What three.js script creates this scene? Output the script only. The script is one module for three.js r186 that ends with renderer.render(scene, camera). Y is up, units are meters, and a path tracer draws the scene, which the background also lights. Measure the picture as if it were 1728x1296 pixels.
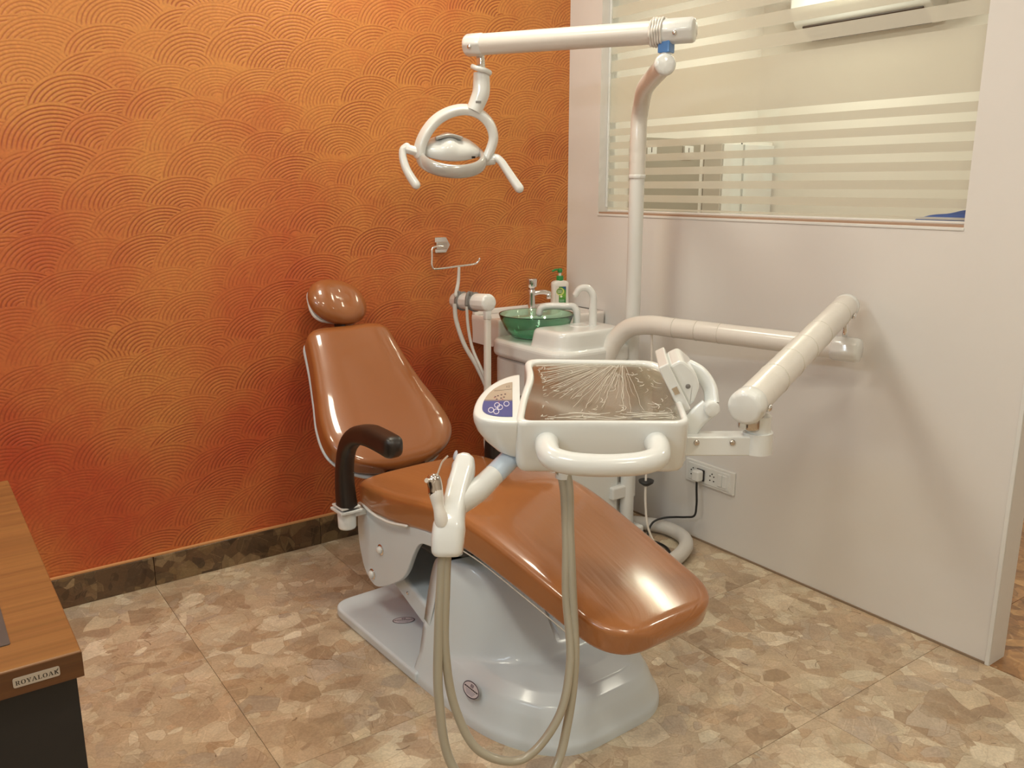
import * as THREE from 'three';
import { RoundedBoxGeometry } from 'three/addons/geometries/RoundedBoxGeometry.js';
import { mergeGeometries, mergeVertices, toCreasedNormals } from 'three/addons/utils/BufferGeometryUtils.js';
import { RectAreaLightUniformsLib } from 'three/addons/lights/RectAreaLightUniformsLib.js';

// ------------------------------------------------------------------ camera, exposure, light sizes
const scene = new THREE.Scene();
const camera = new THREE.PerspectiveCamera(48.37, 1728 / 1296, 0.05, 40);
camera.position.set(-2.3795, 1.33, 2.9032);
{
  const yaw = 0.6229, pitch = 0.2279;
  camera.lookAt(camera.position.x + Math.sin(yaw) * Math.cos(pitch), camera.position.y - Math.sin(pitch), camera.position.z - Math.cos(yaw) * Math.cos(pitch));
}
const renderer = new THREE.WebGLRenderer({ antialias: true });
renderer.toneMapping = THREE.LinearToneMapping;
renderer.toneMappingExposure = 0.83;
renderer.shadowMap.enabled = true;
RectAreaLightUniformsLib.init();
scene.background = new THREE.Color(0x000000);

const WARM = new THREE.Color(1.0, 0.965, 0.80), COOL = new THREE.Color(0.72, 0.86, 1.0);
const CEIL = 2.7;
const DOWNLIGHTS = [   // x, z, radiance
  [-2.45, 0.95, 34], [-0.95, 0.68, 45], [-2.45, 2.35, 34], [-1.1, 2.35, 29], [-1.9, 3.8, 26],
  [2.1, -0.35, 52], [1.12, 0.52, 50], [1.1, 2.9, 44],
];
const DOWN_SIZE = 0.34;
const TUBE_POWER = 62;

// ------------------------------------------------------------------ helpers
function mulberry(seed) { return () => { seed |= 0; seed = seed + 0x6D2B79F5 | 0; let t = Math.imul(seed ^ seed >>> 15, 1 | seed); t = t + Math.imul(t ^ t >>> 7, 61 | t) ^ t; return ((t ^ t >>> 14) >>> 0) / 4294967296; }; }
const V = (x, y, z) => new THREE.Vector3(x, y, z);
const used = new Map();
function numbered(name) { const n = used.get(name) || 0; used.set(name, n + 1); return n ? name + '_' + String(n).padStart(3, '0') : name; }
function shadows(o) { o.castShadow = true; o.receiveShadow = true; return o; }
function mesh(name, geo, mat, parent = scene, label) {
  const g = Array.isArray(geo) ? mergeGeometries(geo.map(flat)) : geo;
  const m = shadows(new THREE.Mesh(g, mat));
  m.name = parent === scene ? numbered(name) : name;
  if (label) m.userData.label = label;
  parent.add(m); return m;
}
function flat(g) { const r = g.index ? g.toNonIndexed() : g.clone(); for (const k of Object.keys(r.attributes)) if (!['position', 'normal', 'uv'].includes(k)) r.deleteAttribute(k); if (!r.attributes.uv) r.setAttribute('uv', new THREE.BufferAttribute(new Float32Array(r.attributes.position.count * 2), 2)); return r; }
function thing(name, label, category, pos = [0, 0, 0], turn = 0, group) {
  const o = new THREE.Group(); o.name = numbered(name); o.position.set(...pos); o.rotation.y = turn;
  o.userData = { label, category }; if (group) o.userData.group = group; scene.add(o); return o;
}
function tag(o, label, category, group) { o.userData.label = label; o.userData.category = category; if (group) o.userData.group = group; return o; }
function struct(o, label) { o.userData.kind = 'structure'; if (label) o.userData.label = label; return o; }
function structGroup(name, label) { const g = new THREE.Group(); g.name = name; scene.add(g); return struct(g, label); }
function box(w, h, d, x = 0, y = 0, z = 0, r = 0) { const g = r ? new RoundedBoxGeometry(w, h, d, 3, r) : new THREE.BoxGeometry(w, h, d); return g.translate(x, y, z); }
function cyl(r0, r1, h, x = 0, y = 0, z = 0, n = 28) { return new THREE.CylinderGeometry(r1, r0, h, n).translate(x, y, z); }
// a cylinder between two points, edges rounded
function rod(a, b, r, n = 24, e = 0.15) {
  const L = a.distanceTo(b), k = r * e;
  const g = new THREE.LatheGeometry([[0.0001, 0], [r - k, 0], [r - k * .3, k * .3], [r, k], [r, L - k], [r - k * .3, L - k * .3], [r - k, L], [0.0001, L]].map(p => new THREE.Vector2(...p)), n);
  const cg = toCreasedNormals(g, 0.9);
  cg.applyQuaternion(new THREE.Quaternion().setFromUnitVectors(V(0, 1, 0), b.clone().sub(a).normalize())); cg.translate(a.x, a.y, a.z); return cg;
}
function loft(rings, caps = true) {
  const n = rings[0].length, pos = [], uv = [], idx = [];
  let len = 0;
  rings.forEach((R, i) => {
    if (i) len += R[0].distanceTo(rings[i - 1][0]);
    let per = 0;
    for (let j = 0; j <= n; j++) { const p = R[j % n]; if (j) per += p.distanceTo(R[j - 1]); pos.push(p.x, p.y, p.z); uv.push(per, len); }
  });
  for (let i = 0; i < rings.length - 1; i++) for (let j = 0; j < n; j++) { const a = i * (n + 1) + j, b = a + n + 1; idx.push(a, a + 1, b, b, a + 1, b + 1); }
  if (caps) for (const i of [0, rings.length - 1]) {
    const R = rings[i], c = R.reduce((s, p) => s.add(p), V(0, 0, 0)).multiplyScalar(1 / n), base = pos.length / 3;
    pos.push(c.x, c.y, c.z); uv.push(0, 0);
    for (let j = 0; j < n; j++) { pos.push(R[j].x, R[j].y, R[j].z); uv.push(R[j].x - c.x, R[j].z - c.z); }
    for (let j = 0; j < n; j++) { const a = base + 1 + j, b = base + 1 + (j + 1) % n; if (i === 0) idx.push(base, b, a); else idx.push(base, a, b); }
  }
  const g = new THREE.BufferGeometry();
  g.setAttribute('position', new THREE.Float32BufferAttribute(pos, 3)); g.setAttribute('uv', new THREE.Float32BufferAttribute(uv, 2)); g.setIndex(idx);
  g.computeVertexNormals();
  const N = g.attributes.normal;   // weld the seam
  for (let i = 0; i < rings.length; i++) { const a = i * (n + 1), b = a + n, v = V(N.getX(a) + N.getX(b), N.getY(a) + N.getY(b), N.getZ(a) + N.getZ(b)).normalize(); N.setXYZ(a, v.x, v.y, v.z); N.setXYZ(b, v.x, v.y, v.z); }
  return fixOut(g);
}
function fixOut(g) {   // make faces point outwards (signed volume)
  const p = g.attributes.position, ix = g.index; let v = 0; const a = V(), b = V(), c = V();
  for (let i = 0; i < ix.count; i += 3) { a.fromBufferAttribute(p, ix.getX(i)); b.fromBufferAttribute(p, ix.getX(i + 1)); c.fromBufferAttribute(p, ix.getX(i + 2)); v += a.dot(b.cross(c)); }
  if (v < 0) { for (let i = 0; i < ix.count; i += 3) { const t = ix.getX(i); ix.setX(i, ix.getX(i + 1)); ix.setX(i + 1, t); } const n = g.attributes.normal; for (let i = 0; i < n.count; i++) n.setXYZ(i, -n.getX(i), -n.getY(i), -n.getZ(i)); }
  return g;
}
// sweep a (rounded) section along a curve through points
function sweep(pts, { r = 0.01, seg = 40, rad = 18, cap = 'flat', ax = 1, ay = 1, e = 2, tension = 0.5, up = null, straight = false } = {}) {
  const P = pts.map(p => p.isVector3 ? p : V(...p));
  const curve = new THREE.CatmullRomCurve3(P, false, 'centripetal', tension);
  const ts = []; for (let i = 0; i <= seg; i++) ts.push(i / seg);
  const centers = ts.map(t => straight ? null : curve.getPointAt(t)), tang = ts.map(t => curve.getTangentAt(t));
  const rf = typeof r === 'function' ? r : () => r;
  let u = up ? up.clone() : (Math.abs(tang[0].y) > .9 ? V(1, 0, 0) : V(0, 1, 0));
  const rings = [];
  const ring = (c, t, U, rr) => {
    const B = U.clone().cross(t).normalize(), out = [];
    for (let j = 0; j < rad; j++) { const a = j / rad * Math.PI * 2, ca = Math.cos(a), sa = Math.sin(a); const x = Math.sign(ca) * Math.abs(ca) ** (2 / e) * rr * ax, y = Math.sign(sa) * Math.abs(sa) ** (2 / e) * rr * ay; out.push(c.clone().addScaledVector(B, x).addScaledVector(U, y)); }
    return out;
  };
  ts.forEach((t, i) => {
    if (up) u = up.clone();
    u.addScaledVector(tang[i], -u.dot(tang[i])).normalize();
    const R = rf(t);
    if (i === 0 && cap === 'round') for (const q of [80, 60, 40, 20]) { const a = q * Math.PI / 180; rings.push(ring(centers[0].clone().addScaledVector(tang[0], -R * Math.sin(a) * Math.min(1, ay)), tang[0], u, R * Math.cos(a))); }
    rings.push(ring(centers[i], tang[i], u, R));
    if (i === seg && cap === 'round') for (const q of [20, 40, 60, 80]) { const a = q * Math.PI / 180; rings.push(ring(centers[i].clone().addScaledVector(tang[i], R * Math.sin(a) * Math.min(1, ay)), tang[i], u, R * Math.cos(a))); }
  });
  return loft(rings);
}
// a padded slab: centre line of its top face through [y, z, halfWidth, thickness] stations, rounded ends and edges
function cushion(stations, { seg = 70, rad = 56, e = 5, endT = 0.03, rc0 = 0.08, rc1 = 0.08, crown = 0.0, dish = 0, lip = 0 } = {}) {
  const top = new THREE.CatmullRomCurve3(stations.map(s => V(0, s[0], s[1])), false, 'centripetal');
  const K = stations.length - 1;
  const at = (k, i) => stations[Math.max(0, Math.min(K, k))][i];
  const lerp = (i, t) => { const f = Math.min(K - 1e-6, t * K), a = Math.floor(f), w = f - a, p0 = a > 0 ? at(a - 1, i) : 2 * at(0, i) - at(1, i), p1 = at(a, i), p2 = at(a + 1, i), p3 = a < K - 1 ? at(a + 2, i) : 2 * at(K, i) - at(K - 1, i); return .5 * (2 * p1 + (p2 - p0) * w + (2 * p0 - 5 * p1 + 4 * p2 - p3) * w * w + (3 * p1 - p0 - 3 * p2 + p3) * w * w * w); };
  const L = top.getLength(), rings = [];
  const ts = []; for (let i = 0; i <= seg; i++) { const a = i / seg; ts.push(.5 - .5 * Math.cos(Math.PI * a) * (1 - .0) ); }
  const param = t => top.getUtoTmapping(t);
  for (const t of ts) {
    const p = top.getPointAt(t), tg = top.getTangentAt(t), n = V(0, tg.z, -tg.y); if (n.y < 0) n.negate();
    const tt = param(t); let w = lerp(2, tt), th = lerp(3, tt);
    const d0 = t * L, d1 = (1 - t) * L;
    const rnd = (d, c) => d >= c ? 1 : Math.sqrt(Math.max(0, 1 - (1 - d / c) ** 2));
    const full = w, wc0 = Math.min(rc0, w * .95), wc1 = Math.min(rc1, w * .95);
    w -= wc0 * (1 - rnd(d0, rc0)); w -= wc1 * (1 - rnd(d1, rc1));
    const ft = Math.max(0.04, Math.min(rnd(d0, endT), rnd(d1, endT)));
    const ring = [];
    for (let j = 0; j < rad; j++) {
      const a = j / rad * Math.PI * 2, ca = Math.cos(a), sa = Math.sin(a);
      const x = Math.sign(ca) * Math.abs(ca) ** (2 / e) * (w - th * .5 * (1 - ft) * .6);
      let y = Math.sign(sa) * Math.abs(sa) ** (2 / e) * th / 2 * ft;
      if (sa > 0) { const q = Math.min(1, Math.abs(x) / full); y += (crown * (1 - q * q) - dish * Math.exp(-(q * q) / .25) + lip * Math.exp(-((q - .8) ** 2) / .02)) * ft * Math.min(1, sa * 2); }
      ring.push(p.clone().addScaledVector(n, y - th / 2).setX(x));
    }
    rings.push(ring);
  }
  return loft(rings);
}
function shapeFrom(pts, smooth = false) { const s = new THREE.Shape(); if (smooth) { s.moveTo(...pts[0]); s.splineThru([...pts.slice(1), pts[0]].map(p => new THREE.Vector2(...p))); } else { pts.forEach((p, i) => i ? s.lineTo(...p) : s.moveTo(...p)); s.closePath(); } return s; }
function roundPoly(pts, r, n = 6) {   // polygon with rounded corners -> list of points; r number or per-corner
  const out = [], N = pts.length;
  for (let i = 0; i < N; i++) {
    const p = new THREE.Vector2(...pts[i]), a = new THREE.Vector2(...pts[(i + N - 1) % N]).sub(p), b = new THREE.Vector2(...pts[(i + 1) % N]).sub(p);
    const rr = Math.min(Array.isArray(r) ? r[i] : r, a.length() * .48, b.length() * .48);
    const A = p.clone().addScaledVector(a.normalize(), rr), B = p.clone().addScaledVector(b.normalize(), rr);
    for (let k = 0; k <= n; k++) { const t = k / n, q = 1 - t; out.push([A.x * q * q + p.x * 2 * q * t + B.x * t * t, A.y * q * q + p.y * 2 * q * t + B.y * t * t]); }
  }
  return out;
}
function extrude(shape, depth, bevel = 0, seg = 3) { return new THREE.ExtrudeGeometry(shape, { depth, bevelEnabled: bevel > 0, bevelSize: bevel, bevelThickness: bevel, bevelSegments: seg, bevelOffset: -bevel, curveSegments: 16 }); }
// extrude a plan outline given as [x, z] upwards from y0 to y1
function slab(pts, y0, y1, bevel = 0, seg = 3, holes = []) {
  const s = shapeFrom(pts.map(p => [p[0], -p[1]])); for (const h of holes) s.holes.push(new THREE.Path(h.map(p => new THREE.Vector2(p[0], -p[1]))));
  return extrude(s, y1 - y0 - 2 * bevel, bevel, seg).rotateX(-Math.PI / 2).translate(0, y0 + bevel, 0);
}
function lathe(pts, n = 40) { return new THREE.LatheGeometry(pts.map(p => new THREE.Vector2(...p)), n); }
function boltGeo(r, h) { return lathe([[0.0001, h], [r * .6, h * .95], [r, h * .5], [r, 0], [0.0001, 0]], 14); }

// ------------------------------------------------------------------ textures
function canvas(w, h) { const c = document.createElement('canvas'); c.width = w; c.height = h; return c; }
function canvasTex(c, srgb = true) { const t = new THREE.CanvasTexture(c); t.wrapS = t.wrapT = THREE.RepeatWrapping; if (srgb) t.colorSpace = THREE.SRGBColorSpace; t.anisotropy = 8; return t; }
function dataTex(data, w, h, srgb) { const t = new THREE.DataTexture(data, w, h, THREE.RGBAFormat); t.wrapS = t.wrapT = THREE.RepeatWrapping; t.magFilter = THREE.LinearFilter; t.minFilter = THREE.LinearMipmapLinearFilter; t.generateMipmaps = true; if (srgb) t.colorSpace = THREE.SRGBColorSpace; t.needsUpdate = true; return t; }
function hash2(x, y, s) { let h = Math.imul(x, 374761393) + Math.imul(y, 668265263) + Math.imul(s, 2246822519); h = Math.imul(h ^ h >>> 13, 1274126177); return ((h ^ h >>> 16) >>> 0) / 4294967296; }
function noise(x, y, s = 0) { const xi = Math.floor(x), yi = Math.floor(y), fx = x - xi, fy = y - yi, u = fx * fx * (3 - 2 * fx), v = fy * fy * (3 - 2 * fy); const a = hash2(xi, yi, s), b = hash2(xi + 1, yi, s), c = hash2(xi, yi + 1, s), d = hash2(xi + 1, yi + 1, s); return a + (b - a) * u + (c - a) * v + (a - b - c + d) * u * v; }
function fbm(x, y, s, o = 4) { let r = 0, a = .5; for (let i = 0; i < o; i++) { r += a * noise(x, y, s + i); x *= 2.03; y *= 2.03; a *= .5; } return r; }
const clamp = (x, a = 0, b = 1) => Math.min(b, Math.max(a, x));

// comb-scalloped stucco: overlapping fans dragged with a notched trowel, red under gold
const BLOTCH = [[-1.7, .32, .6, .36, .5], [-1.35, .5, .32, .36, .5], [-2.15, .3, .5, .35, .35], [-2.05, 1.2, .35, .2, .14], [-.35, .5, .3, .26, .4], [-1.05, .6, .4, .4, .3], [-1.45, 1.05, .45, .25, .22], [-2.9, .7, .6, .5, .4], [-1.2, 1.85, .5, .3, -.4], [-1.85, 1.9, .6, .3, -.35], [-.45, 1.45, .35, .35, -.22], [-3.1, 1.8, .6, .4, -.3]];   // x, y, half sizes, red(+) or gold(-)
function stuccoTextures(wm, hm) {
  const W = 2048, H = Math.round(W * hm / wm), px = wm / W, rnd = mulberry(11);
  const g1 = new Float32Array(W * H).fill(0), g2 = new Float32Array(W * H).fill(0), PITCH = 0.0128;
  const rowH = 0.086, dx = 0.135;
  for (let row = -1; row < hm / rowH + 3; row++) {
    const y0 = hm - row * rowH;
    for (let k = -2; k < wm / dx + 2; k++) {
      const cx = (k + (row % 2 ? .5 : 0) + (rnd() - .5) * .6) * dx, cy = y0 - .08 + (rnd() - .5) * .03, R = 0.128 + rnd() * .034, phase = rnd(), sq = 1.15 + rnd() * .3, strength = .5 + rnd() * .5;
      const a0 = -0.1 + rnd() * .5, a1 = Math.PI + .1 - rnd() * .35, ti = (rnd() - .5) * .5, ct = Math.cos(ti * .5), st = Math.sin(ti * .5);
      const x0 = Math.max(0, Math.floor((cx - R) / px)), x1 = Math.min(W - 1, Math.ceil((cx + R) / px)), yb = Math.max(0, Math.floor((cy - R * .3) / px)), yt = Math.min(H - 1, Math.ceil((cy + R) / px));
      for (let y = yb; y <= yt; y++) for (let x = x0; x <= x1; x++) {
        const dx0 = x * px - cx, dy0 = y * px - cy, ux = dx0 * ct + dy0 * st, uy = (-dx0 * st + dy0 * ct) * sq, r = Math.hypot(ux, uy); if (r > R || r < R * .1) continue;
        const a = Math.atan2(uy, ux); if (a < a0 || a > a1) continue;
        const i = y * W + x; g2[i] = g1[i];
        let f = r / PITCH + phase; f -= Math.floor(f); const edge = clamp((R - r) / .012) * clamp((a1 - a) / .12) * clamp((a - a0) / .5);
        g1[i] = Math.exp(-(((f - .5) / .17) ** 2)) * strength * (.25 + .75 * edge) + .0001;
      }
    }
  }
  const col = new Uint8Array(W * H * 4), bmp = new Uint8Array(W * H * 4);
  for (let y = 0; y < H; y++) for (let x = 0; x < W; x++) {
    const i = y * W + x, wx = x * px, wy = y * px;
    const soft = .62 + .38 * clamp((fbm(wx * 5, wy * 5, 31, 3) - .22) * 2.2), rub = clamp((noise(wx * 2.3, wy * 2.6, 77) - .35) * 2);
    const groove = clamp(g1[i] * (1 - .55 * g2[i] * rub) + .3 * g2[i] * rub) * soft;
    const patch = clamp((fbm(wx * 1.25 + 3, wy * .95 + 1, 5) - .27) * 2.1) * .62 + (fbm(wx * 7, wy * 5, 9) - .47) * .75 + (noise(wx * 60, wy * 40, 3) - .5) * .16;
    let dyeAndShade = 0; const bx = wx - 4 + (fbm(wx * 2.2, wy * 2.2, 41) - .47) * .8, by = wy + (fbm(wx * 2.2, wy * 2.2, 43) - .47) * .8;   // ragged red and gold pigment blotches, with the wall's light falloff painted in
    for (const [cx, cy, rx, ry, am] of BLOTCH) dyeAndShade += am * Math.exp(-(((bx - cx) / rx) ** 2 + ((by - cy) / ry) ** 2) * 1.4);
    const m = clamp(patch * .8 + dyeAndShade);   // 0 gold, 1 red
    const g = [208, 138, 71], r2 = [186, 76, 42], d = [128, 46, 22], v = .96 + .08 * noise(wx * 220, wy * 220, 8), q = groove * .8;
    for (let c = 0; c < 3; c++) col[i * 4 + c] = clamp(((g[c] * (1 - m) + r2[c] * m) * (1 - q) + d[c] * q) * v, 0, 255);
    col[i * 4 + 3] = 255;
    const b = clamp(.9 - groove * .85 + .08 * noise(wx * 90, wy * 90, 2)) * 255; bmp[i * 4] = bmp[i * 4 + 1] = bmp[i * 4 + 2] = b; bmp[i * 4 + 3] = 255;
  }
  return [dataTex(col, W, H, true), dataTex(bmp, W, H, false)];
}
// broken-chip marble print, wraps around
function chipMarble(size, metres, seed, base, tones, count, { lo = .02, hi = .085, line = '110,80,50', fleck = '60,40,25', light = '255,240,215', mott = .16 } = {}) {
  const c = canvas(size, size), g = c.getContext('2d'), rnd = mulberry(seed), S = size / metres;
  g.fillStyle = base; g.fillRect(0, 0, size, size);
  const wrap = f => { for (const ox of [-size, 0, size]) for (const oy of [-size, 0, size]) f(ox, oy); };
  for (let k = 0; k < count; k++) {
    const x = rnd() * size, y = rnd() * size, R = (lo + (hi - lo) * rnd() ** 1.8) * S, a0 = rnd() * 6.28, el = .4 + rnd() * .6, n = 5 + Math.floor(rnd() * 4), rot = rnd() * 3.14;
    const pts = []; for (let i = 0; i < n; i++) { const a = a0 + (i + (rnd() - .5) * .5) / n * 6.283, q = R * (.55 + rnd() * .55), ux = Math.cos(a) * q, uy = Math.sin(a) * q * el; pts.push([ux * Math.cos(rot) - uy * Math.sin(rot), ux * Math.sin(rot) + uy * Math.cos(rot)]); }
    const t = tones[Math.floor(rnd() * tones.length)], al = .28 + rnd() * .6, la = rnd() ** 1.5 * .5, j = (rnd() - .5) * 26;
    const bend = pts.map(() => [(rnd() - .5) * R * .18, (rnd() - .5) * R * .18]);
    const streaks = [], ns = rnd() < .75 ? 3 + Math.floor(rnd() * 10) : 0, sa = rnd() * 3.14;
    for (let i = 0; i < ns; i++) streaks.push([(rnd() - .5) * 1.6 * R, (rnd() - .5) * 1.6 * R, R * (.2 + rnd() * .7), rnd() < .55, rnd() ** 1.5 * .3, sa + (rnd() - .5) * .5]);
    wrap((ox, oy) => {
      const X = x + ox, Y = y + oy; if (X < -R * 1.5 || X > size + R * 1.5 || Y < -R * 1.5 || Y > size + R * 1.5) return;
      g.save(); g.translate(X, Y); g.beginPath(); g.moveTo(...pts[0]); for (let i = 1; i <= n; i++) { const p = pts[i % n], o = pts[i - 1], b = bend[i % n]; g.quadraticCurveTo((p[0] + o[0]) / 2 + b[0], (p[1] + o[1]) / 2 + b[1], p[0], p[1]); } g.closePath();
      g.fillStyle = `rgba(${t[0] + j},${t[1] + j},${t[2] + j},${al})`; g.fill(); g.strokeStyle = `rgba(${line},${la})`; g.lineWidth = .9; g.stroke();
      g.clip(); for (const s of streaks) { g.beginPath(); g.moveTo(s[0] - Math.cos(s[5]) * s[2], s[1] - Math.sin(s[5]) * s[2]); g.quadraticCurveTo(s[0] + R * .08, s[1] - R * .08, s[0] + Math.cos(s[5]) * s[2], s[1] + Math.sin(s[5]) * s[2]); g.strokeStyle = s[3] ? `rgba(${light},${s[4]})` : `rgba(${line},${s[4] * .8})`; g.lineWidth = .7 + (1 - s[4]) * rnd() * 2.4; g.stroke(); }
      g.restore();
    });
  }
  for (let k = 0; k < count * .07; k++) { const x = rnd() * size, y = rnd() * size, L = (.004 + rnd() * rnd() * .02) * S, a = rnd() * 6.28, al = .2 + rnd() * .5; g.beginPath(); g.moveTo(x, y); g.quadraticCurveTo(x + Math.cos(a) * L + 3, y + Math.sin(a) * L - 2, x + Math.cos(a + .5) * L * 2, y + Math.sin(a + .5) * L * 2); g.strokeStyle = `rgba(${fleck},${al})`; g.lineWidth = .6 + rnd() * rnd() * 3.4; g.stroke(); }
  const im = g.getImageData(0, 0, size, size), d = im.data, per = 1 / size;
  for (let y = 0; y < size; y++) for (let x = 0; x < size; x++) { const u = x / size, v = y / size, m = 1 + mott * (fbm(Math.abs(u - .5) * 46, Math.abs(v - .5) * 46, seed, 3) - .45) + .10 * (noise(x * .35, y * .35, seed + 7) - .5), i = (y * size + x) * 4; d[i] *= m; d[i + 1] *= m; d[i + 2] *= m; }
  g.putImageData(im, 0, 0);
  return canvasTex(c);
}
function woodTexture(w, h, base, dark, seed, lines = 420) {
  const c = canvas(w, h), g = c.getContext('2d'), rnd = mulberry(seed);
  g.fillStyle = base; g.fillRect(0, 0, w, h);
  for (let k = 0; k < lines; k++) { const y = rnd() * h, a = .02 + rnd() * .09, b = (rnd() - .5) * h * .05; g.beginPath(); g.moveTo(0, y); g.bezierCurveTo(w * .3, y + b, w * .6, y - b, w, y + b * .5); g.strokeStyle = rnd() < .6 ? `rgba(${dark},${a})` : `rgba(168,118,66,${a})`; g.lineWidth = 1 + rnd() * rnd() * 22; g.stroke(); }
  for (let k = 0; k < 9; k++) { const x = rnd() * w, y = rnd() * h; g.beginPath(); g.ellipse(x, y, 40 + rnd() * 60, 5 + rnd() * 9, (rnd() - .5) * .2, 0, 6.3); g.fillStyle = `rgba(${dark},${.1 + rnd() * .15})`; g.fill(); }
  return canvasTex(c);
}
function fbmTexture(n, fx, fy, seed, lo = 0, hi = 255, oct = 5) { const d = new Uint8Array(n * n * 4); for (let y = 0; y < n; y++) for (let x = 0; x < n; x++) { const u = x / n, v = y / n; const b = (f) => f; const q = (a, c) => fbm(a * fx, c * fy, seed, oct); const wx = u, wy = v; const val = (q(wx, wy) * (1 - wx) + q(wx - 1, wy) * wx) * (1 - wy) + (q(wx, wy - 1) * (1 - wx) + q(wx - 1, wy - 1) * wx) * wy; const k = lo + (hi - lo) * clamp((val - .2) * 1.7); const i = (y * n + x) * 4; d[i] = d[i + 1] = d[i + 2] = k; d[i + 3] = 255; } return dataTex(d, n, n, false); }

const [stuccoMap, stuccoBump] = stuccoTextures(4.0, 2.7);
const floorMap = chipMarble(2048, 2.4, 21, 'rgb(188,168,142)', [[200, 182, 154], [182, 158, 130], [210, 196, 170], [192, 172, 146], [174, 150, 124], [216, 204, 180], [184, 156, 126], [176, 160, 142], [164, 140, 114]], 5200);
const darkMap = chipMarble(1024, 1.2, 33, 'rgb(92,68,46)', [[118, 92, 62], [74, 54, 36], [132, 108, 76], [98, 70, 46], [58, 42, 28], [140, 116, 84]], 1100, { lo: .02, hi: .075, line: '35,22,14', fleck: '190,170,140', light: '190,160,120' });
const brownMap = chipMarble(512, 1.2, 35, 'rgb(150,106,62)', [[170, 124, 76], [128, 86, 48], [184, 140, 92], [110, 72, 40], [160, 110, 66]], 900, { lo: .02, hi: .09, line: '60,36,18', fleck: '50,30,16' });
const woodMap = woodTexture(1024, 1024, 'rgb(130,86,44)', '72,40,16', 5);
const plasterBump = fbmTexture(512, 60, 60, 4);
const plasterTint = fbmTexture(512, 5, 5, 14, 238, 255, 4);
const streakBump = fbmTexture(512, 90, 7, 17);
const wrapBump = fbmTexture(256, 14, 40, 23);

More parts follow.
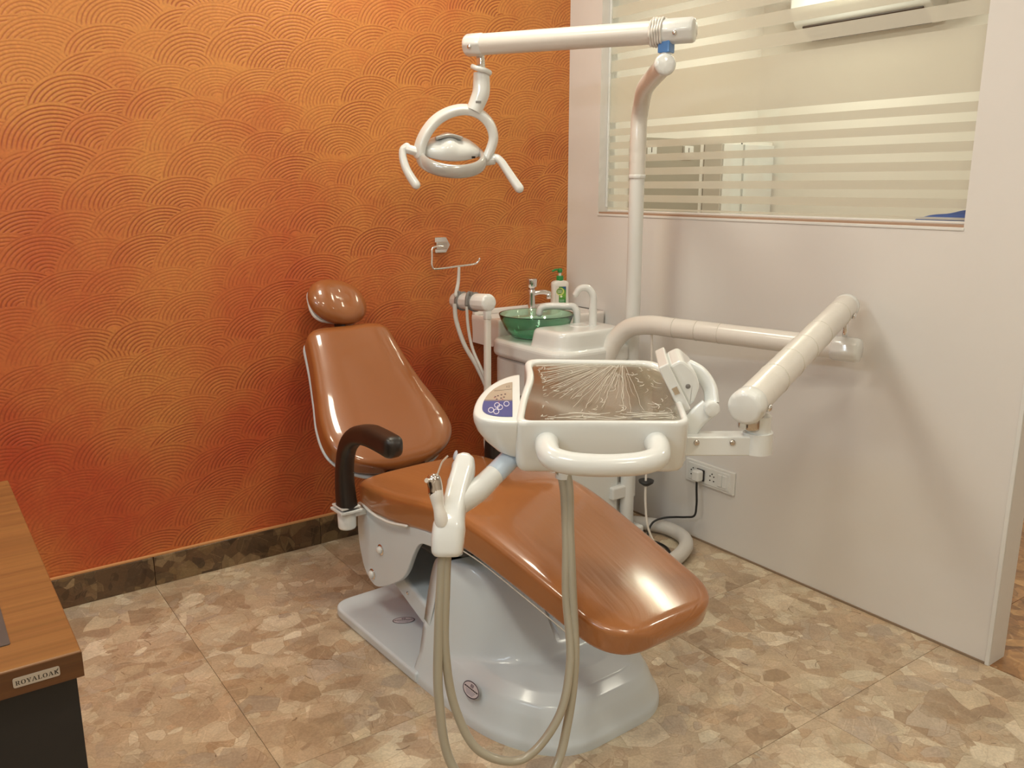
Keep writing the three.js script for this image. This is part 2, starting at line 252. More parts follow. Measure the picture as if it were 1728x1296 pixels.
// ------------------------------------------------------------------ materials
const lin = (r, g, b) => new THREE.Color().setRGB(r, g, b);
const phys = o => new THREE.MeshPhysicalMaterial(o), std = o => new THREE.MeshStandardMaterial(o);
const M = {
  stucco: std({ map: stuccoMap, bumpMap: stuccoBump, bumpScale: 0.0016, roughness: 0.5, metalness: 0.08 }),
  plaster: std({ color: lin(.77, .755, .735), map: plasterTint, bumpMap: plasterBump, bumpScale: 0.0006, roughness: .55 }),
  plasterPlain: std({ color: lin(.78, .75, .70), roughness: .8 }),
  ceiling: std({ color: lin(.82, .8, .77), roughness: .9 }),
  grout: std({ color: lin(.26, .19, .13), roughness: .9 }),
  tile: phys({ map: floorMap, roughness: .32, clearcoat: .25, clearcoatRoughness: .2 }),
  brownStone: phys({ map: brownMap, roughness: .3, clearcoat: .3, clearcoatRoughness: .15 }),
  darkStone: phys({ map: darkMap, roughness: .3, clearcoat: .3, clearcoatRoughness: .15 }),
  plastic: phys({ color: lin(.765, .785, .775), roughness: .3, clearcoat: .8, clearcoatRoughness: .06 }),
  plasticMatt: phys({ color: lin(.75, .76, .745), roughness: .45 }),
  wrapped: phys({ color: lin(.76, .735, .69), roughness: .38, clearcoat: .7, clearcoatRoughness: .18, bumpMap: wrapBump, bumpScale: .0012 }),
  painted: phys({ color: lin(.65, .725, .78), roughness: .35, clearcoat: .5, clearcoatRoughness: .12 }),
  leather: phys({ color: lin(.30, .098, .024), roughness: .38, clearcoat: 1, clearcoatRoughness: .07, bumpMap: streakBump, bumpScale: .0002 }),
  leatherFilm: phys({ color: lin(.37, .138, .04), roughness: .36, clearcoat: 1, clearcoatRoughness: .1, bumpMap: streakBump, bumpScale: .0008 }),
  darkArm: phys({ color: lin(.014, .009, .007), roughness: .38, clearcoat: .2, clearcoatRoughness: .3 }),
  chrome: std({ color: lin(.82, .82, .82), metalness: 1, roughness: .12 }),
  steel: std({ color: lin(.62, .57, .52), metalness: 1, roughness: .16 }),
  black: std({ color: lin(.012, .012, .013), roughness: .45 }),
  darkSlot: std({ color: lin(.02, .02, .02), roughness: .8 }),
  hose: phys({ color: lin(.52, .48, .38), roughness: .3, clearcoat: .8, clearcoatRoughness: .15, transmission: .25, thickness: 0 }),
  slot: std({ color: lin(.42, .44, .5), roughness: .5 }),
  greyClip: std({ color: lin(.2, .19, .18), roughness: .5 }),
  ceramic: phys({ color: lin(.79, .74, .70), roughness: .12, clearcoat: .6, clearcoatRoughness: .04 }),
  greenGlass: phys({ color: lin(.75, .93, .83), roughness: .04, transmission: 1, thickness: .006, ior: 1.5, attenuationColor: lin(.10, .46, .26), attenuationDistance: .022 }),
  glass: phys({ color: lin(.97, .99, .97), roughness: .02, transmission: 1, thickness: 0, ior: 1.45 }),
  film: phys({ color: lin(.85, .83, .77), roughness: .55, transmission: .72, thickness: 0 }),
  cling: phys({ color: lin(.98, .98, .96), roughness: .06, transmission: 1, thickness: 0, ior: 1.35 }),
  crease: phys({ color: lin(.85, .82, .75), roughness: .25, transmission: .35, thickness: 0 }),
  blueFilm: phys({ color: lin(.08, .25, .62), roughness: .25, clearcoat: .8 }),
  blueTint: phys({ color: lin(.52, .62, .74), roughness: .25, clearcoat: .8, clearcoatRoughness: .08 }),
  wood: phys({ map: woodMap, roughness: .42, clearcoat: .25, clearcoatRoughness: .25 }),
  woodEdge: phys({ map: woodMap, color: lin(.55, .5, .46), roughness: .5 }),
  deskDark: std({ color: lin(.014, .012, .012), roughness: .6 }),
  inset: std({ color: lin(.07, .055, .05), roughness: .5 }),
  sill: std({ color: lin(.42, .28, .2), roughness: .4 }),
  hoseGrey: phys({ color: lin(.6, .58, .55), roughness: .5 }),
  cableWhite: std({ color: lin(.78, .74, .68), roughness: .5 }),
  green: phys({ color: lin(.02, .26, .06), roughness: .35, clearcoat: .4 }),
  bottle: phys({ color: lin(.82, .79, .74), roughness: .3, clearcoat: .4 }),
  grey: std({ color: lin(.36, .34, .29), roughness: .6 }),
  blueCloth: std({ color: lin(.06, .13, .42), roughness: .85 }),
  glow: std({ color: lin(1, .9, .75), emissive: new THREE.Color(1, .82, .6), emissiveIntensity: 6, roughness: .6 }),
  glowCool: std({ color: lin(.9, .95, 1), emissive: new THREE.Color(.75, .88, 1), emissiveIntensity: 5, roughness: .6 }),
  lampLens: phys({ color: lin(.5, .49, .47), roughness: .2, metalness: .2, clearcoat: .6 }),
};
// ------------------------------------------------------------------ the room shell
const ZEND = 1.918, PART = 0.085;
{
  // floors: slab plus tiles with their own joints
  const f = structGroup('floor', 'beige broken-chip marble tile floor');
  mesh('slab', box(3.75, .1, 4.95, -1.725, -.0545, 2.375), M.grout, f);
  const variants = [], rnd = mulberry(77), S = .6, gap = .0010;
  for (let v = 0; v < 12; v++) {
    const w = S - gap, h = .006, b = .0006;
    const P = roundPoly([[-w / 2, -w / 2], [w / 2, -w / 2], [w / 2, w / 2], [-w / 2, w / 2]], .001, 1);
    const g = slab([[-w / 2, -w / 2], [w / 2, -w / 2], [w / 2, w / 2], [-w / 2, w / 2]], -h, 0, b, 1);
    const ou = Math.floor(rnd() * 4) * .25, ov = Math.floor(rnd() * 4) * .25, q = v % 4, p = g.attributes.position, uv = g.attributes.uv;
    for (let i = 0; i < p.count; i++) { let a = (p.getX(i) + .3) / 2.4, c = (p.getZ(i) + .3) / 2.4; if (q === 1) [a, c] = [c, .25 - a]; if (q === 2) [a, c] = [.25 - a, .25 - c]; if (q === 3) [a, c] = [.25 - c, a]; uv.setXY(i, ou + a, ov + c); }
    variants.push(g);
  }
  for (let i = 0; i < 6; i++) for (let j = 0; j < 8; j++) {
    const m = mesh('tile', variants[Math.floor(hash2(i, j, 5) * 12)], M.tile, f);
    m.position.set(-3.3 + i * .6, 0, .278 + j * .6);
    if (j === 0) { m.scale.z = .578 / .6; m.position.z = .289; }
  }
  const d = structGroup('floor_passage', 'dark brown marble floor beyond the partition');
  mesh('slab', box(2.85, .1, 6.2, 1.425, -.0545, 1.75), M.grout, d);
  const dv = []; for (let v = 0; v < 6; v++) { const g = variants[v].clone(), uv = g.attributes.uv; for (let i = 0; i < uv.count; i++) uv.setXY(i, uv.getX(i) * 2, uv.getY(i) * 2); dv.push(g); }
  for (let i = 0; i < 5; i++) for (let j = 0; j < 10; j++) { const m = mesh('tile', dv[Math.floor(hash2(i, j, 9) * 6)], M.brownStone, d); m.position.set(.302 + i * .6 - .001, 0, -.922 + j * .6); if (i === 4) { m.scale.x = .48; m.position.x = 2.555; } }
}
{
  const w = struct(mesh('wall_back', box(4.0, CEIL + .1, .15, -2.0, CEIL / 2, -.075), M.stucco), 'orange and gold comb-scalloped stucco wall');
  const L = -3.6;
  struct(mesh('wall_left', box(.15, CEIL + .1, 5.0, L - .075, CEIL / 2, 2.35), M.plasterPlain), 'plain white wall');
  struct(mesh('wall_front', box(6.6, CEIL + .1, .15, -.45, CEIL / 2, 4.825), M.plasterPlain), 'plain white wall');
  struct(mesh('wall_far', box(.15, CEIL + .1, 6.2, 2.775, CEIL / 2, 1.75), M.plasterPlain), 'white wall of the next room');
  struct(mesh('wall_rear', box(2.85, CEIL + .1, .15, 1.425, CEIL / 2, -1.275), M.plasterPlain), 'white back wall of the next room');
  struct(mesh('wall_return', box(.085, CEIL + .1, 1.05, .0425, CEIL / 2, -.675), M.plasterPlain), 'short white wall of the next room');
  struct(mesh('ceiling', box(6.75, .12, 6.3, -.45, CEIL + .06, 1.8), M.ceiling), 'white ceiling');
}
// partition with the window opening
const WZ0 = .197, WZ1 = 1.70, WY0 = 1.213, WY1 = 2.12;
{
  const s = shapeFrom([[-.0, -.04], [-ZEND, -.04], [-ZEND, CEIL], [0, CEIL]]);
  s.holes.push(new THREE.Path([[-WZ0, WY0], [-WZ0, WY1], [-WZ1, WY1], [-WZ1, WY0]].map(p => new THREE.Vector2(...p))));
  const g = new THREE.ExtrudeGeometry(s, { depth: PART, bevelEnabled: false }); g.rotateY(Math.PI / 2); // shape x -> -z
  const uv = g.attributes.uv; for (let i = 0; i < uv.count; i++) uv.setXY(i, uv.getX(i) / 2, uv.getY(i) / 2);
  struct(mesh('wall_right', g, M.plaster), 'off-white plaster partition with a wide window opening');
  struct(mesh('trim_1', box(.006, CEIL, .012, -.003, CEIL / 2, ZEND - .006, .002), M.plasticMatt), 'white corner bead at the end of the partition');
  // dirty joint strip along the partition foot
  struct(mesh('trim_2', box(.005, .006, ZEND - .02, -.0025, .003, ZEND / 2), M.grout), 'dark joint line at the foot of the partition');
}
{ // baseboard of the orange wall: stone pieces under a painted edge
  const b = structGroup('baseboard_back', 'dark brown marble baseboard under the orange wall');
  const rnd = mulberry(3); let x = -3.598;
  while (x < -.02) {
    const w = Math.min(.6, -.002 - x), g = box(w - .0015, .104, .012, 0, .052, .006, .002), uv = g.attributes.uv, p = g.attributes.position, ou = rnd(), ov = rnd();
    for (let i = 0; i < p.count; i++) uv.setXY(i, ou + p.getX(i) / 1.2, ov + p.getY(i) / 1.2);
    const m = mesh('stone_piece', g, M.darkStone, b); m.position.x = x + w / 2; x += w;
  }
  const c = mesh('edge_line', box(3.6, .008, .010, -1.8, .108, .005, .002), std({ color: lin(.62, .30, .12), roughness: .6 }), b, 'peach painted edge line above the stone');
}
{ // window: pane, frosted film stripes, sill
  const w = structGroup('window_1', 'wide fixed window with frosted horizontal film stripes');
  const GX = .05, zc = (WZ0 + WZ1) / 2, wz = WZ1 - WZ0;
  mesh('pane', box(.006, WY1 - 1.232, wz - .006, GX, (WY1 + 1.232) / 2, zc), M.glass, w);
  const gaps = []; for (let k = 0; k < 7; k++) gaps.push([1.243 + .0515 * k, 1.268 + .0515 * k]); for (let k = 0; k < 6; k++) gaps.push([1.746 + .0665 * k, 1.771 + .0665 * k]);
  let y = 1.236; for (const [a, b] of [...gaps, [WY1, WY1]]) { if (a - y > .004) mesh('film_stripe', box(.0006, a - y, wz - .01, GX - .0036, (a + y) / 2, zc), M.film, w); y = b; }
  mesh('sill', box(PART - .004, .012, wz - .004, PART / 2 + .001, WY0 + .0065, zc), M.sill, w, 'brown stone sill strip');
  mesh('sill_edge', [box(.012, .009, wz + .004, .003, WY0 + .001, zc, .002), box(.006, .008, wz - .02, GX - .007, WY0 + .0165, zc, .002)], M.plasticMatt, w);
  mesh('side_bead', box(.008, WY1 - WY0 - .03, .008, GX - .008, (WY0 + WY1) / 2 + .015, WZ0 + .005, .002), M.plasticMatt, w);
}
// ------------------------------------------------------------------ lamps
{
  const spots = ['over the orange wall', 'over the headrest', 'by the desk', 'over the leg rest', 'behind the camera', 'next room near its back wall', 'next room centre', 'in the passage'];
  DOWNLIGHTS.forEach(([x, z, p], i) => {
    const t = thing('panel_light', 'square white ceiling panel light ' + spots[i], 'light', [x, CEIL, z], 0, 'square ceiling panel lights');
    mesh('trim_ring', [box(.38, .012, .02, 0, -.006, .18, .003), box(.38, .012, .02, 0, -.006, -.18, .003), box(.02, .012, .36, .18, -.006, 0, .003), box(.02, .012, .36, -.18, -.006, 0, .003)], M.plasticMatt, t);
    mesh('diffuser', box(.34, .004, .34, 0, -.004, 0), M.glow, t);
    const l = new THREE.RectAreaLight(WARM, p, DOWN_SIZE, DOWN_SIZE); l.name = 'panel_glow'; l.position.set(0, -.012, 0); l.rotation.x = -Math.PI / 2; t.add(l);
  });
  const t = thing('tube_light', 'long cool white tube light on the left wall', 'light', [-3.6, 2.15, 1.9]);
  mesh('housing', box(.05, .06, 1.24, .027, 0, 0, .008), M.plasticMatt, t);
  mesh('tube', rod(V(.075, 0, -.59), V(.075, 0, .59), .016), M.glowCool, t);
  const l = new THREE.RectAreaLight(COOL, TUBE_POWER, 1.18, .06); l.name = 'tube_glow'; l.position.set(.095, 0, 0); l.rotation.y = -Math.PI / 2; t.add(l);
}
// ------------------------------------------------------------------ dental chair
{
  const c = thing('dental_chair', 'glossy tan upholstered dental chair on a white base', 'dental chair', [-1.085, 0, 1.1], 0.034);
  // floor plate behind the pedestal
  mesh('floor_plate', slab(roundPoly([[-.285, -.58], [.285, -.58], [.285, -.06], [-.285, -.06]], [.07, .07, .01, .01], 8), 0, .032, .008, 3), M.painted, c, 'flat white steel floor plate');
  // moulded pedestal cover
  {
    const N = 120, rings = [];
    const out = [], sp = [];
    const plan = roundPoly([[-.28, -.1], [.28, -.1], [.275, .26], [.17, .44], [-.17, .44], [-.275, .26]], [.02, .02, .14, .16, .16, .14], 14);
    const curve = new THREE.CurvePath(); const P = plan.map(p => new THREE.Vector2(...p));
    let total = 0; const seg = P.map((p, i) => { const q = P[(i + 1) % P.length]; const l = p.distanceTo(q); total += l; return l; });
    for (let k = 0; k < N; k++) { let d = k / N * total, i = 0; while (d > seg[i]) { d -= seg[i]; i++; } const a = P[i], b = P[(i + 1) % P.length]; out.push(a.clone().lerp(b, d / (seg[i] || 1))); }
    const fall = (v, a, b) => { const t = clamp((v - a) / (b - a)); return 1 - t * t * (3 - 2 * t); };
    const tier = r => { const pts = [[0, .135], [.5, .132], [.72, .122], [.84, .10], [.90, .075], [.94, .048], [.965, .032], [.985, .024], [1, .012]]; for (let i = 0; i < pts.length - 1; i++) if (r <= pts[i + 1][0]) { const t = (r - pts[i][0]) / (pts[i + 1][0] - pts[i][0]); return pts[i][1] + (pts[i + 1][1] - pts[i][1]) * t; } return .012; };
    const mound = (x, z) => { const t = clamp((z + .1) / .42), a = .21 * (1 - t) + .03 * t, b = .292 * (1 - t) + .20 * t; return .345 * fall(Math.abs(x), a, b) * fall(z, .02, .36); };
    const rs = [1]; for (let k = 0; k < 60; k++) rs.push(1 - k / 60 * .985);
    rs.forEach((r, ri) => {
      rings.push(out.map(p => {
        const zc = clamp(p.y, -.06, .2), x = p.x * r; let z = zc * (1 - r) + p.y * r;
        if (ri === 0) return V(x, 0, z);
        const a = tier(r), b = mound(x, z), k = .05, hmix = clamp(.5 + .5 * (b - a) / k);
        let h = a * (1 - hmix) + b * hmix + k * hmix * (1 - hmix) * .8;
        if (p.y < -.09) { const full = Math.max(.13, mound(x, -.06)); const q = clamp((1 - r) / .16); h = Math.max(.012, full * (1 - (1 - q) ** 2)); z = -.1 + .045 * q + (1 - r) * .05; }
        return V(x, h, z);
      }));
    });
    const g = loft(rings, true); mesh('pedestal_cover', g, M.painted, c, 'white moulded pedestal cover');
    mesh('plinth_gasket', slab(roundPoly([[-.278, -.1], [.278, -.1], [.273, .26], [.168, .437], [-.168, .437], [-.273, .26]], [.02, .02, .14, .16, .16, .14], 10), -.0005, .004), M.black, c);
  }
  // lifting arm inside
  {
    mesh('lift_arm', box(.36, .07, .40, 0, 0, 0, .012).rotateX(.36).translate(0, .150, -.255), M.painted, c, 'inclined white lifting arm');
    mesh('arm_screw', boltGeo(.006, .004).rotateZ(Math.PI / 2).translate(-.18, .155, -.27), M.chrome, c);
    mesh('mechanism_box', box(.30, .10, .42, 0, .345, -.24, .02), M.greyClip, c);  // dark grey paints in the shade under the seat
  }
  // side brackets
  for (const s of [-1, 1]) {
    const o = roundPoly([[-.49, .385], [-.50, .27], [-.465, .17], [-.405, .135], [-.33, .165], [-.215, .235], [-.165, .33], [-.13, .375], [-.06, .385], [.06, .40], [.06, .43], [-.1, .42], [-.3, .388]], [.004, .05, .05, .04, .06, .05, .06, .04, .03, .01, .01, .05, .05], 7);
    const g = extrude(shapeFrom(o.map(p => [p[0], p[1]])), .01, .003, 2).rotateY(-Math.PI / 2).translate(s < 0 ? -.207 : .22, 0, 0);
    const br = mesh('side_bracket', g, M.painted, c, 'white pressed-steel side bracket');
    if (s < 0) for (const [z, y] of [[-.352, .276], [-.41, .176]]) { const b = boltGeo(.012, .012).rotateZ(Math.PI / 2).translate(-.221, y, z); mesh('bolt_cap', b, M.plastic, br); mesh('washer', lathe([[.010, 0], [.017, 0], [.017, .002], [.010, .003]], 18).rotateZ(Math.PI / 2).translate(-.22, y, z), M.chrome, br); }
  }
  // seat and leg rest
  const seat = [[.462, -.495, .222, .098], [.470, -.40, .228, .1], [.484, -.25, .228, .1], [.508, -.10, .224, .1], [.516, 0, .219, .1], [.508, .1, .212, .098], [.470, .28, .199, .092], [.424, .46, .186, .082], [.397, .565, .178, .074], [.385, .612, .172, .066]];
  const shell = seat.filter(p => p[1] < .15).map(([y, z, w, t]) => [y - t + .008, z + .003, w - .012, .018]);
  const sg = cushion(seat, { e: 6.5, endT: .03, rc0: .014, rc1: .11, crown: .006 });
  mesh('seat_cushion', sg, M.leatherFilm, c, 'tan seat and leg rest cushion under clear film');
  mesh('seat_shell', cushion(shell, { e: 6, endT: .012, rc0: .03, rc1: .12, seg: 50, rad: 36 }), M.painted, c, 'thin white tray under the cushion');
  mesh('seat_rim', sweep([[-.221, .392, -.46], [-.232, .388, -.38], [-.234, .392, -.28], [-.230, .410, -.18]], { r: .005, seg: 24, rad: 10, cap: 'round', ay: .8 }), M.plastic, c);
  mesh('film_edge', sweep([[-.214, .421, 0], [-.205, .412, .12], [-.193, .378, .29], [-.181, .342, .44]], { r: .0016, seg: 40, rad: 6 }), M.crease, c);
  // backrest: built lying, then leaned
  const back = [[0, .0, .165, .08], [.002, -.05, .203, .09], [-.003, -.14, .231, .095], [-.010, -.23, .224, .095], [-.012, -.32, .200, .092], [-.006, -.43, .176, .088], [0, -.53, .160, .085], [.0, -.588, .150, .08]];
  const lean = g => g.rotateX(-(-0.79)).translate(0, .452, -.535);
  const bg = cushion(back, { e: 4.6, endT: .045, rc0: .13, rc1: .05, dish: .010, crown: .004 });
  mesh('backrest', lean(bg), M.leather, c, 'tan shield-shaped backrest cushion');
  mesh('backrest_shell', lean(cushion(back.map(([y, z, w, t]) => [y - .083, z, w - .004, .018]), { e: 5, endT: .01, rc0: .13, rc1: .05, seg: 50, rad: 36 })), M.painted, c, 'white shell behind the backrest');
  mesh('hinge_block', box(.16, .07, .08, 0, .40, -.54, .015), M.black, c);
  // headrest
  {
    const rings = []; const a = .116, b = .088, t = .042;
    for (let k = 1; k < 30; k++) { const ph = Math.PI * k / 30, r = Math.sin(ph) ** .62, h = Math.cos(ph); const rg = []; for (let j = 0; j < 48; j++) { const q = j / 48 * Math.PI * 2, x = Math.cos(q), z = Math.sin(q); const xx = Math.sign(x) * Math.abs(x) ** .93, zz = Math.sign(z) * Math.abs(z) ** .93; rg.push(V(xx * r * a, h * t + (h > 0 ? -.010 * Math.exp(-((xx * r) ** 2) / .12) * (1 - (zz * r) ** 2) : 0), zz * r * b)); } rings.push(rg); }
    const pose = g => g.rotateX(.92).rotateY(.10).rotateZ(-.20).translate(0, .928, -1.013);
    const hr = mesh('headrest', pose(loft(rings)), M.leather, c, 'oval tan headrest pad');
    mesh('headrest_shell', pose(slab(roundPoly([[-.1, -.07], [.1, -.07], [.1, .07], [-.1, .07]], .06, 10), -.040, -.028, .004)), M.plasticMatt, hr);
    mesh('headrest_stem', sweep([[0, .885, -1.02], [0, .84, -1.0], [0, .78, -.955]], { r: .014, seg: 12, rad: 4 + 8, ax: 2.4 }), M.black, hr, 'black headrest mounting bar');
  }
  // armrests
  for (const s of [-1, 1]) {
    const x = s * .275;
    const arm = sweep([[x, .40, -.452], [x, .46, -.458], [x, .53, -.452], [x, .592, -.425], [x, .634, -.37], [x, .654, -.29], [x, .655, -.22], [x, .652, -.165]], { r: t => .030 - .004 * t + (t > .9 ? 0 : 0), ax: .95, ay: t => 1, seg: 46, rad: 28, e: 4, cap: 'round', up: null }.seg ? { r: t => .031 - .006 * Math.sin(Math.min(1, t * 1.3) * Math.PI) * .9, ax: 1.0, ay: .92, seg: 46, rad: 28, e: 3.2, cap: 'round' } : {});
    const a = mesh('armrest', arm, M.darkArm, c, 'dark brown curved armrest');
    mesh('armrest_socket', [box(.062, .006, .066, x, .398, -.455, .002), box(.07, .008, .074, x, .386, -.455, .002), lathe([[.0001, -.055], [.025, -.055], [.027, -.05], [.028, 0], [.0001, 0]], 28).translate(x, .382, -.455)], M.plastic, a, 'white armrest socket');
    mesh('socket_arm', box(.08, .02, .04, x - s * .05, .372, -.455, .004), M.plastic, a);
  }
  // maker's oval plates
  const oval = () => {
    const cv = canvas(256, 160), g = cv.getContext('2d'); g.fillStyle = 'rgb(206,200,206)'; g.fillRect(0, 0, 256, 160);
    g.lineWidth = 9; g.strokeStyle = 'rgb(34,30,52)'; g.beginPath(); g.ellipse(128, 80, 122, 74, 0, 0, 6.3); g.stroke();
    g.fillStyle = 'rgb(40,34,46)'; g.fillRect(22, 66, 212, 13); g.fillStyle = 'rgb(80,66,88)'; g.fillRect(108, 26, 44, 30); g.fillStyle = 'rgb(206,200,206)'; g.fillRect(116, 32, 28, 5); g.fillRect(116, 44, 28, 5);
    g.fillStyle = 'rgb(150,148,166)'; for (let i = 0; i < 4; i++) g.fillRect(50 + i * 9, 90 + i * 12, 156 - i * 18, 6);
    g.fillStyle = 'rgb(206,200,206)'; for (const x of [50, 74, 100, 124, 150, 176, 200]) g.fillRect(x, 68, 4, 9);
    return phys({ map: canvasTex(cv), roughness: .35 });
  };
  const ovalMat = oval(), og = () => { const g = new THREE.CylinderGeometry(.034, .034, .0012, 40); const p = g.attributes.position, uv = g.attributes.uv; for (let i = 0; i < p.count; i++) uv.setXY(i, .5 + p.getX(i) / .068, .5 - p.getZ(i) / .068); g.scale(1, 1, .58); return g; };
  mesh('maker_plate', og().rotateX(Math.PI / 2).rotateX(-.42).rotateY(-Math.PI / 2 + .0).translate(-.2575, .088, .165), ovalMat, c, 'small oval maker plate on the pedestal');
  mesh('maker_plate', og().rotateY(-.5).translate(-.16, .0335, -.335), ovalMat, c, 'small oval maker plate on the floor plate');
}
// ------------------------------------------------------------------ spittoon unit with light pole
{
  const u = thing('spittoon_unit', 'white spittoon cabinet with two spouts and light pole beside the dental chair', 'dental unit', [-.40, 0, .46]);
  const L = (x, z) => [x + .40, z - .46];
  const plan = (x0, x1, z0, z1) => [L(x0, z0), L(x1, z0), L(x1, z1), L(x0, z1)];
  mesh('plinth', slab(roundPoly(plan(-.52, -.27, .28, .60), .04), 0, .1, .003), M.plasticMatt, u);
  mesh('cabinet_body', slab(roundPoly(plan(-.565, -.24, .25, .645), [.05, .04, .05, .07], 8), .1, .7, .012, 3), M.plastic, u);
  mesh('cabinet_seam', slab(roundPoly(plan(-.561, -.244, .254, .641), [.05, .04, .05, .07], 8), .698, .706), M.greyClip, u);
  mesh('deck', slab(roundPoly(plan(-.585, -.225, .245, .675), [.07, .05, .07, .10], 10), .703, .770, .018, 4), M.plastic, u, 'white moulded deck');
  {
    const rings = [], P0 = roundPoly(plan(-.56, -.245, .465, .66), [.04, .04, .06, .09], 8);
    const cx = -.40 + .40, cz = .565 - .46;
    for (const [s, y] of [[1.03, .766], [1.0, .772], [.985, .782], [.965, .80], [.95, .815], [.93, .825], [.89, .831], [.80, .833], [.5, .8335], [.02, .834]]) rings.push(P0.map(p => V(cx + (p[0] - cx) * s, y, cz + (p[1] - cz) * s)));
    mesh('spout_plinth', loft(rings), M.plastic, u, 'raised white block carrying the spouts');
    mesh('cup_rest', lathe([[.0001, .0025], [.03, .002], [.034, .004], [.037, .003], [.038, 0]], 32).translate(.02, .833, .08), M.plastic, u);
  }
  mesh('cup_filler_spout', sweep([[.067, .83, .10], [.067, .90, .10], [.066, .945, .098], [.052, .968, .085], [.03, .966, .068], [.018, .945, .058]], { r: t => .0155 - .004 * t, seg: 36, rad: 20, cap: 'round' }), M.plastic, u, 'tall curved white cup-filler spout');
  mesh('rinse_spout', sweep([[.07, .83, .005], [.07, .872, .004], [.064, .888, -.006], [.04, .890, -.03], [-.012, .888, -.078], [-.026, .880, -.09], [-.03, .862, -.094]], { r: .0135, seg: 44, rad: 20, cap: 'round', tension: .4 }), M.plastic, u, 'bent white bowl-rinse spout');
  // light pole rises beside the cabinet
  const px = .18, pz = .19;
  mesh('light_pole', sweep([[px, .06, pz], [px, .4, pz], [px, .8, pz], [px, 1.365, pz]], { r: .0265, seg: 12, rad: 28 }), M.plasticMatt, u, 'white upright light pole');
  mesh('pole_collar', rod(V(px, 1.352, pz), V(px, 1.37, pz), .0295), M.plasticMatt, u);
  mesh('wrapped_bend', sweep([[px, 1.366, pz], [px, 1.48, pz], [px, 1.56, pz + .002], [px - .022, 1.605, pz + .034], [px - .075, 1.638, pz + .10], [px - .235, 1.678, pz + .345]], { r: .0285, seg: 60, rad: 28, tension: .5 }), M.wrapped, u, 'plastic-wrapped upper bend of the pole');
  mesh('pole_end_cap', rod(V(px - .225, 1.676, pz + .333), V(px - .243, 1.680, pz + .358), .0325, 28, .35), M.plastic, u, 'round white end cap');
  mesh('pole_foot', box(.10, .06, .10, px, .03, pz - .0, .01), M.plasticMatt, u);
  mesh('pole_bracket', [box(.09, .05, .05, px - .04, .62, pz - .01, .008), box(.09, .05, .05, px - .04, .2, pz - .01, .008)], M.plasticMatt, u);
  // service pipes at the foot of the cabinet
  mesh('service_pipe', sweep([[.205, .66, .15], [.215, .4, .155], [.21, .2, .16], [.20, .01, .165]], { r: .016, seg: 20, rad: 14 }), M.hoseGrey, u);
  mesh('service_pipe', sweep([[.172, .6, .145], [.17, .3, .15], [.172, .01, .155]], { r: .007, seg: 16, rad: 10 }), M.cableWhite, u);
  mesh('side_panel', box(.012, .36, .09, .262, .32, .10, .003), M.plasticMatt, u);
  mesh('cable_tie', new THREE.TorusGeometry(.03, .002, 6, 24).rotateX(Math.PI / 2).translate(.195, .17, .155), M.cableWhite, u);
}
{ // glass bowl of the spittoon
  const b = mesh('glass_bowl', lathe([[.0001, 0], [.06, .001], [.094, .006], [.111, .022], [.124, .045], [.135, .070], [.141, .089], [.1405, .092], [.137, .089], [.131, .070], [.120, .046], [.107, .026], [.091, .012], [.06, .0065], [.0001, .006]], 72), M.greenGlass);
  b.position.set(-.442, .7705, .362); tag(b, 'round green glass bowl on the spittoon deck', 'bowl');
}
{ // assistant side holder with two clips
  const a = thing('suction_holder', 'white horizontal tube holder on a post left of the spittoon unit', 'holder', [-.72, 0, .44]);
  mesh('post', sweep([[0, .905, .005], [0, .72, .004], [0, .50, .002], [.002, .40, 0], [.03, .34, -.005], [.12, .32, -.01], [.17, .32, -.01]], { r: .0118, seg: 40, rad: 18, e: 3 }), M.wrapped, a, 'slim white post under film');
  mesh('post_neck', rod(V(0, .875, .005), V(0, .906, .005), .0145), M.plastic, a);
  mesh('holder_tube', rod(V(0, .918, -.205), V(0, .934, .02), .031, 32, .3), M.plastic, a, 'white holder tube');
  for (const z of [-.152, -.072]) {
    const y = .918 + (z + .205) / .225 * .016;
    const g = new THREE.TorusGeometry(.0318, .0035, 8, 36, Math.PI * 1.15).scale(1, 1, 3.2).rotateZ(Math.PI * .42).translate(0, y, z);
    mesh('clip', g, M.greyClip, a, 'dark grey spring clip');
    mesh('clip_tongue', box(.010, .018, .022, -.020, y + .030, z, .003), M.greyClip, a);
  }
  for (const [k, pts] of [[0, [[-.036, .915, -.152], [-.034, .86, -.148], [-.018, .77, -.12], [.0, .69, -.06], [.012, .60, -.01], [.02, .45, -.02], [.05, .33, -.03]]], [1, [[-.036, .915, -.072], [-.032, .84, -.07], [-.02, .76, -.06], [-.002, .68, -.025], [.018, .6, -.005], [.025, .45, -.01], [.06, .33, -.03]]]]) {
    const h = thing('suction_hose', k ? 'thin grey suction hose hanging from the clip nearer the post' : 'grey suction tube standing tall in the far clip of the holder', 'hose', [-.72, 0, .44]);
    mesh('hose', sweep(pts, { r: k ? .0055 : .008, seg: 44, rad: 12 }), M.hoseGrey, h);
    if (!k) mesh('nozzle', sweep([[-.030, .945, -.153], [-.022, .965, -.158], [-.012, .99, -.164], [-.004, 1.04, -.170]], { r: t => .0075 - .0025 * t, seg: 16, rad: 12, cap: 'round' }), M.hoseGrey, h, 'upright grey suction nozzle');
    else mesh('nozzle', sweep([[-.036, .92, -.072], [-.033, .945, -.073], [-.028, .958, -.074]], { r: .007, seg: 8, rad: 12, cap: 'round' }), M.greyClip, h);
  }
}
